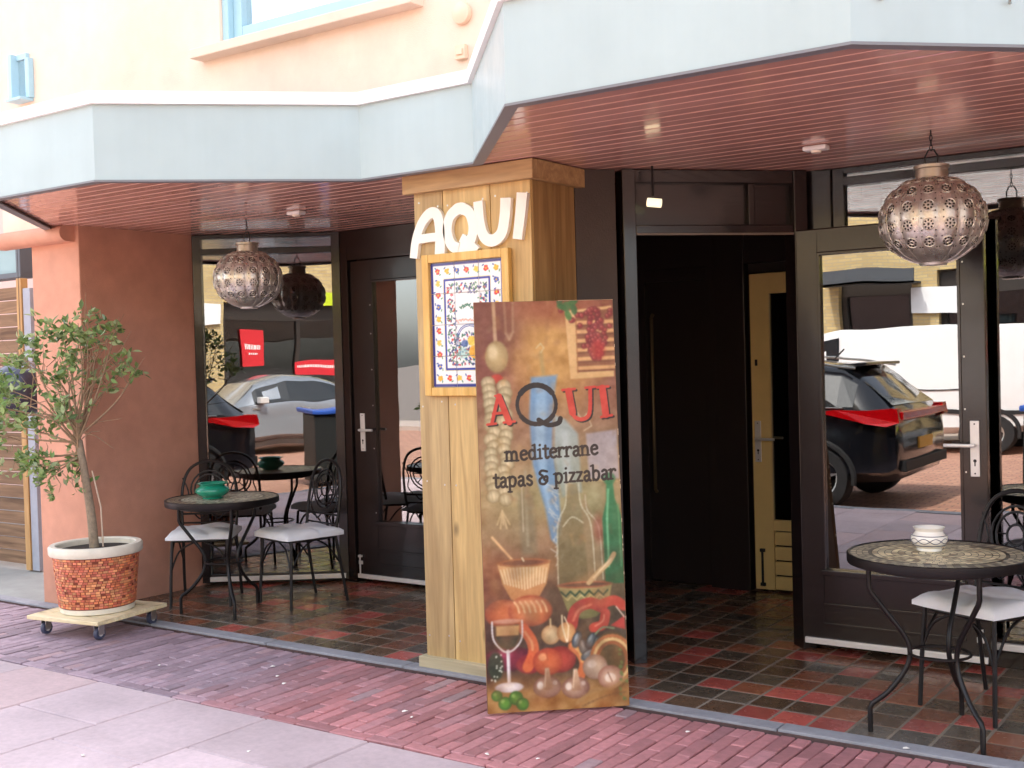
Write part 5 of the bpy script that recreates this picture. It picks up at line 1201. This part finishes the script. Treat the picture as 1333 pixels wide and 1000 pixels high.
# ------------------------------------------------------------------ the street behind the camera (seen in the glass)
m_carglass = mat('car_glass', lin(28, 34, 38), .05, coat=.6)
m_tyre = m_rubber
def loft_car(name, label, stations, paint, loc, rz, glass, wheels, extra, wr=.33, cat='car'):
    """stations: (x, zbot, zbelt, hw_low, hw_belt, ztop, hw_top)"""
    t = thing(name, label, cat, (*loc, -.10), rz)
    def sec(s):
        x, zb, zl, wl, wb, zt, wt = s
        half = [(0, zb), (wl * .85, zb), (wl, zb + .10), (wb + .015, (zb + zl) / 2 + .05), (wb, zl), (wt + .02, max(zl + .002, zt - .05)), (wt - .08, zt), (0, zt + .012)]
        return [(x, y, z) for y, z in half] + [(x, -y, z) for y, z in reversed(half[1:-1])]
    S = [sec(s) for s in stations]; mb = MB(); n = len(S[0])
    for q in S: mb.v += q
    for i in range(len(S) - 1):
        for j in range(n):
            mb.f.append((i * n + j, i * n + (j + 1) % n, (i + 1) * n + (j + 1) % n, (i + 1) * n + j))
    mb.f += [tuple(reversed(range(n))), tuple((len(S) - 1) * n + j for j in range(n))]
    body = mb.build('body', paint, t, smooth=38)
    # side glass: between belt (index 4) and roof edge (index 5)
    for side in (0, 1):
        for (i0, i1, u0, u1) in glass['side']:
            gl = MB()
            def pt(i, k, side=side):
                a, b_ = Vector(S[i][4]), Vector(S[i][5]); p = a.lerp(b_, k); p.y += .012
                if side: p.y = -p.y
                return p
            for i in range(i0, i1):
                gl.quad(pt(i, .08), pt(i + 1, .08), pt(i + 1, .9), pt(i, .9))
            gl.build('side_window', m_carglass, t)
    for (i, k) in glass['end']:
        a5, b5 = Vector(S[i][4]), Vector(S[k][5]); aa, bb = Vector(S[i][4]), Vector(S[k][5])
        gl = MB(); n_ = (bb - aa); off = Vector((.02 if k < i else -.02, 0, .02)); off = Vector(((-1 if S[i][0][0] < S[k][0][0] else 1) * .02, 0, .015))
        p1, p2 = aa * 1, bb * 1
        gl.quad(tuple(Vector((p1.x, p1.y * .82, p1.z + .02)) + off), tuple(Vector((p1.x, -p1.y * .82, p1.z + .02)) + off), tuple(Vector((p2.x, -p2.y * .92, p2.z + .02)) + off), tuple(Vector((p2.x, p2.y * .92, p2.z + .02)) + off))
        gl.build('windscreen', m_carglass, t)
    for (x, hw) in wheels:
        for sgn in (-1, 1):
            pr = [(wr * .62, -.11), (wr * .95, -.11), (wr, -.08), (wr, .08), (wr * .95, .11), (wr * .62, .11)]
            wv = MB().lathe(pr, 28, cap=False); wv.v = [(x + a, sgn * (hw - .09) + c_, wr + b_) for a, b_, c_ in wv.v]
            ty = wv.build('wheel', m_tyre, t, smooth=40)
            rim = MB()
            rv_ = MB().lathe([(wr * .62, -.10), (wr * .66, .0), (wr * .62, .10), (wr * .56, .09), (wr * .56, -.09)], 28, cap=False); rim.v, rim.f = rv_.v, rv_.f
            for k in range(5): rim.box(-.03, .03, 0, wr * .6, .07, .09, Matrix.Rotation(2 * math.pi * k / 5, 4, 'Z'))
            rim.disc((0, 0, .091), .06, (0, 0, 1), 14)
            rim.v = [(x + a, sgn * (hw - .09) + sgn * c_, wr + b_) for a, b_, c_ in rim.v]
            rim.build('rim', m_steel, ty, smooth=40)
            dk_ = MB().disc((x, sgn * (hw - .11), wr), wr * .62, (0, 1, 0), 24); dk_.build('brake_disc', m_rubber, ty)
            ar = MB(); pts = [(x + (wr + .05) * math.cos(R(a)), sgn * (hw + .002), wr + (wr + .05) * math.sin(R(a))) for a in range(-10, 191, 10)]
            ar.tube(pts, .03, 6); ar.build('wheel_arch', m_rubber, t, smooth=50)
    extra(t); return t
# black car: rear at local x=0, front towards +x (world -X)
SUV = [(0.0, .42, .78, .74, .76, .80, .70), (.04, .34, .92, .86, .85, .96, .74), (.12, .30, 1.02, .90, .89, 1.06, .76), (.45, .28, 1.04, .92, .90, 1.36, .69), (.62, .28, 1.03, .93, .90, 1.47, .67), (1.2, .26, 1.01, .93, .90, 1.54, .66), (2.0, .26, .99, .92, .90, 1.54, .66), (2.5, .26, .98, .92, .89, 1.46, .65), (3.2, .27, .96, .92, .87, 1.04, .74), (3.9, .28, .84, .91, .84, .93, .70), (4.3, .32, .70, .84, .78, .76, .62), (4.42, .40, .60, .72, .68, .63, .55)]
def suv_extra(t):
    red = mat('tail_red', lin(168, 6, 14), .15, coat=.6, noise=(14, .12))
    for s in (-1, 1):
        pts = [(.0, .91), (.10, .875), (.32, .895), (.80, 1.0), (.62, 1.03), (.02, 1.03)]
        mb = MB(); n = len(pts)
        for w0 in (.82, .955): mb.v += [(x - .01 if x < .1 else x, s * (w0 if x > .05 else w0 - .06), z) for x, z in pts]
        mb.f = [tuple(range(n)), tuple(range(2 * n - 1, n - 1, -1))] + [(i, (i + 1) % n, n + (i + 1) % n, n + i) for i in range(n)]
        mb.build('tail_light', red, t)
        MB().tube([(.5, s * .70, 1.46), (1.2, s * .69, 1.575), (2.0, s * .69, 1.575), (2.45, s * .68, 1.50)], .013, 6).build('roof_rail', m_steel, t, smooth=50)
        MB().tube(catmull([(.55, s * .915, 1.05), (1.2, s * .92, 1.04), (2.6, s * .915, 1.02)], 4), .010, 6).build('window_trim', m_steel, t, smooth=50)
        MB().lathe([(.0, 0), (.05, .02), (.06, .08), (.0, .1)], 12, (2.72, s * .97, 1.02)).build('mirror', MATS['black_car_paint'], t, smooth=50)
    MB().box(-.02, .06, -.80, .80, .93, 1.0).build('light_bar', red, t, bevel=.01)
    MB().box(-.02, .02, -.26, .26, .62, .74).build('licence_plate', mat('plate_yellow', lin(196, 150, 60), .5), t, bevel=.004)
    MB().box(-.03, .10, -.78, .78, .40, .52).build('bumper_trim', m_rubber, t, bevel=.01)
    MB().box(.42, .70, -.62, .62, 1.475, 1.51).build('roof_spoiler', MATS['black_car_paint'], t, bevel=.01)
    MB().tube([(.95, 0, 1.56), (.85, 0, 1.66)], .008, 6).build('aerial', m_rubber, t)
m_blackcar = mat('black_car_paint', lin(16, 17, 22), .14, coat=.8, noise=(3, .05))
loft_car('parked_car', 'black car with red tail lights parked at the kerb', SUV, m_blackcar, (-3.6, -.98), R(180), {'side': [(3, 4, 0, 1), (4, 5, 0, 1), (5, 6, 0, 1), (6, 8, 0, 1)], 'end': [(2, 4), (8, 7)]}, [(.82, .92), (3.5, .92)], suv_extra)
SED = [(0.0, .40, .66, .74, .74, .70, .66), (.15, .30, .86, .86, .84, .90, .74), (.75, .26, .94, .90, .88, .97, .78), (1.25, .24, .94, .90, .88, 1.30, .64), (1.7, .24, .93, .90, .88, 1.42, .62), (2.3, .24, .92, .90, .88, 1.43, .62), (2.9, .24, .90, .90, .87, 1.28, .63), (3.4, .25, .88, .90, .86, .94, .76), (4.1, .28, .76, .88, .82, .84, .70), (4.45, .34, .60, .78, .72, .68, .58)]
m_silver = mat('silver_car_paint', lin(150, 156, 164), .25, metal=.5, coat=.6)
def none(t):
    for s in (-1, 1):
        MB().box(1.9, 2.05, s * .885 - .01, s * .885 + .02, .83, .86).box(2.9, 3.05, s * .885 - .01, s * .885 + .02, .82, .85).build('door_handle', m_steel, t)
        MB().box(2.8, 2.95, s * .95 - .08, s * .95 + .08, .94, 1.06).build('mirror', m_alu, t, bevel=.02)
        MB().box(-.01, .1, s * .6 - .12, s * .6 + .12, .7, .82).build('tail_light', MATS['tail_red'], t, bevel=.01)
loft_car('parked_car', 'silver saloon car parked across the street', SED, m_silver, (2.3, -7.4), R(180), {'side': [(3, 5, 0, 1), (5, 7, 0, 1)], 'end': [(2, 4), (7, 6)]}, [(.85, .90), (3.55, .90)], none, .31)
VAN = [(0.0, .45, 1.05, .90, .90, 1.85, .80), (.08, .36, 1.08, .95, .95, 1.96, .84), (1.5, .34, 1.08, .95, .95, 2.0, .84), (3.2, .34, 1.07, .95, .95, 1.98, .84), (3.75, .34, 1.05, .95, .94, 1.86, .80), (4.35, .35, 1.00, .95, .92, 1.14, .78), (4.85, .38, .86, .92, .86, .98, .70), (5.0, .45, .70, .84, .78, .76, .62)]
def van_extra(t):
    for s in (-1, 1):
        MB().box(.3, 4.4, s * .955 - .02, s * .955 + .02, .62, .68).build('side_rail', m_rubber, t)
        MB().box(1.2, 2.9, s * .962 - .01, s * .962 + .01, .98, .995).build('door_track', m_rubber, t)
        MB().box(3.3, 3.5, s * 1.02 - .09, s * 1.02 + .09, 1.15, 1.38).build('mirror', m_rubber, t, bevel=.02)
loft_car('white_van', 'white panel van parked across the street', VAN, mat('white_van_paint', lin(232, 234, 236), .3, coat=.5), (-3.4, -7.75), R(180), {'side': [(3, 5, 0, 1)], 'end': [(5, 4)]}, [(.95, .95), (3.95, .95)], van_extra, .33, 'van')
# blue lidded wheelie bin
bn = thing('wheelie_bin', 'dark wheelie bin with a blue lid at the road edge', 'bin', (-2.30, -.80, -.10), R(8))
MB().prism([(-.24, -.26), (.24, -.26), (.27, .3), (-.27, .3)], .06, .98).build('body', mat('bin_black', lin(38, 42, 42), .5), bn, bevel=.02)
MB().box(-.30, .30, -.31, .34, .99, 1.05).build('lid', mat('bin_blue', lin(52, 96, 190), .4), bn, bevel=.02)
for s in (-1, 1):
    wv = MB().lathe([(.0, -.03), (.1, -.03), (.1, .03), (0, .03)], 20); wv.v = [(s * .28 + z, .26 + x, .1 + y) for x, y, z in wv.v]; wv.build('wheel', m_rubber, bn)
# building across the street
ob = thing('shop_building', 'yellow brick shop building across the street', 'building', (0, -10.9, 0))
m_yb = brick_mat('yellow_brick', lin(206, 182, 128), lin(184, 158, 108), lin(170, 156, 130), .22, .065)
wl = MB(); shop = [(-15.5, -12.2), (-11.6, -8.6), (-8.0, -6.6), (-6.1, -3.2), (-2.6, -1.1), (-.6, -.1), (.6, 4.3), (4.9, 9.4), (10, 13)]
xs = -16
for a, b_ in shop: wl.box(xs, a, -.5, 0, 0, 3.0); xs = b_
wl.box(xs, 14, -.5, 0, 0, 3.0); up = []
for i in range(11): up.append((-15 + i * 2.6, -13.6 + i * 2.6))
wl.box(-16, 14, -.5, 0, 3.0, 3.9); wl.box(-16, 14, -.5, 0, 5.4, 6.6); xs = -16
for a, b_ in up: wl.box(xs, a, -.5, 0, 3.9, 5.4); xs = b_
if xs < 14: wl.box(xs, 14, -.5, 0, 3.9, 5.4)
wl.box(-16, 14, -6, -.5, 6.4, 6.6); wl.box(-16, 14, -3.2, -3, 0, 6.4)
wl.build('wall', m_yb, ob)
m_shopdark = mat('shop_dark_frame', lin(52, 46, 42), .4); m_shopglass = glass_mat('far_glass', .14, (.25, .25, .25)); m_fr = mat('far_white_frame', lin(222, 226, 224), .5)
for a, b_ in shop:
    f = MB().box(a, a + .1, -.3, -.15, 0, 3.0).box(b_ - .1, b_, -.3, -.15, 0, 3.0).box(a + .1, b_ - .1, -.3, -.15, 2.55, 3.0).box(a + .1, b_ - .1, -.3, -.15, 0, .45)
    if b_ - a > 2: f.box((a + b_) / 2 - .05, (a + b_) / 2 + .05, -.29, -.16, .45, 2.55)
    w_ = f.build('shop_window', m_shopdark, ob)
    MB().box(a + .1, b_ - .1, -.24, -.23, .45, 2.55).build('glass_pane', m_shopglass, w_)
for a, b_ in up:
    w_ = MB().box(a, a + .08, -.2, -.08, 3.9, 5.4).box(b_ - .08, b_, -.2, -.08, 3.9, 5.4).box(a + .08, b_ - .08, -.2, -.08, 3.9, 3.98).box(a + .08, b_ - .08, -.2, -.08, 5.32, 5.4).box((a + b_) / 2 - .04, (a + b_) / 2 + .04, -.19, -.09, 3.98, 5.32).build('window', m_fr, ob)
    MB().box(a + .08, b_ - .08, -.15, -.14, 3.98, 5.32).build('glass_pane', m_shopglass, w_)
def flat_sign(nm, label, cat, x0, x1, z0, z1, col, y=.02, lines=None):
    t = thing(nm, label, cat, ((x0 + x1) / 2, -10.9 + y, z0)); h = (x1 - x0) / 2
    MB().box(-h, h, 0, .05, 0, z1 - z0).build('panel', mat('sign_' + nm, col, .5), t, bevel=.005)
    if lines:
        mb = MB()
        for (a, b_, zc, hh) in lines:
            k = a
            while k < b_:
                wd = rnd.uniform(.02, .05); mb.box(k, min(b_, k + wd), .05, .053, zc, zc + hh); k += wd + .018
        mb.build('lettering', m_trim, t)
flat_sign('lime_fascia', 'lime green shop fascia across the street', 'sign', 2.2, 4.5, 2.92, 3.27, lin(196, 214, 40))
flat_sign('red_poster', 'red poster in the shop window across the street', 'poster', 1.05, 1.62, 1.55, 2.35, lin(206, 40, 48), -.2, [(-.2, .2, .42, .09), (-.12, .12, .3, .04)])
flat_sign('red_banner', 'red banner along the shop window across the street', 'banner', 2.4, 4.1, 1.30, 1.60, lin(206, 40, 52), -.2, [(-.78, .78, .16, .05)])
flat_sign('white_sign', 'white blank sign board across the street, left', 'sign', -6.6, -5.4, 2.2, 2.66, lin(236, 238, 242))
flat_sign('white_board', 'white board on the brick across the street, right', 'sign', -.2, .5, 2.45, 2.95, lin(238, 238, 238))
aw = thing('shop_awning', 'dark grey awning over the shop across the street', 'awning', (-7.3, -10.9, 2.75))
MB().prism([(-.9, 0), (.9, 0), (.9, .55), (-.9, .55)], 0, .04).box(-.9, .9, .5, .55, .0, .30).build('canvas', mat('awning_grey', lin(72, 76, 82), .8), aw)

# scraps and petals on the pavement
scr = bpy.data.meshes.new('paper_scrap'); scr.from_pydata([(-.012, -.006, 0), (.010, -.008, .003), (.014, .005, .001), (-.002, .009, .004), (-.013, .004, .002), (0, 0, .006)], [], [(0, 1, 5), (1, 2, 5), (2, 3, 5), (3, 4, 5), (4, 0, 5)])
m_scrap = mat('scrap', lin(236, 230, 222), .8)
for (x, y, where) in ((-4.21, 3.98, 'on the dark bricks, right of a pair near the kerb strip'), (-4.34, 4.06, 'on the dark bricks, left of a pair near the kerb strip'), (-4.5, 4.18, 'on the bricks close to the kerb strip in front of the left table'), (-3.4, 3.93, 'on the bricks just left of the leaning sign, nearer the post'),
        (-3.32, 3.88, 'on the bricks just left of the leaning sign, nearer the slabs'), (-2.75, 3.66, 'on the bricks by the slab edge below the sign, left of two'), (-2.55, 3.72, 'on the bricks by the slab edge below the sign, right of two'), (-4.15, 2.82, 'on the pale slabs in the left foreground'), (-3.6, 3.2, 'on the pale slabs near the brick edge'),
        (-1.62, 4.02, 'on the red bricks below the right table, left of two'), (-1.45, 3.9, 'on the red bricks below the right table, right of two'), (-1.38, 4.52, 'on the kerb strip before the right table'), (-5.05, 3.9, 'on the bricks right of the plant dolly'), (-2.2, 4.3, 'on the red bricks right of the leaning sign')):
    o = obj('paper_scrap', scr, m_scrap); o.location = (x, y, .003 if y < 4.5 else .010); o.rotation_euler = (0, 0, rnd.uniform(0, 6)); q = rnd.uniform(.6, 1.1); o.scale = (q, q, q)
    tag(o, 'pale scrap ' + where, 'litter', 'pale scraps on the pavement')
print('objects', len(bpy.data.objects))
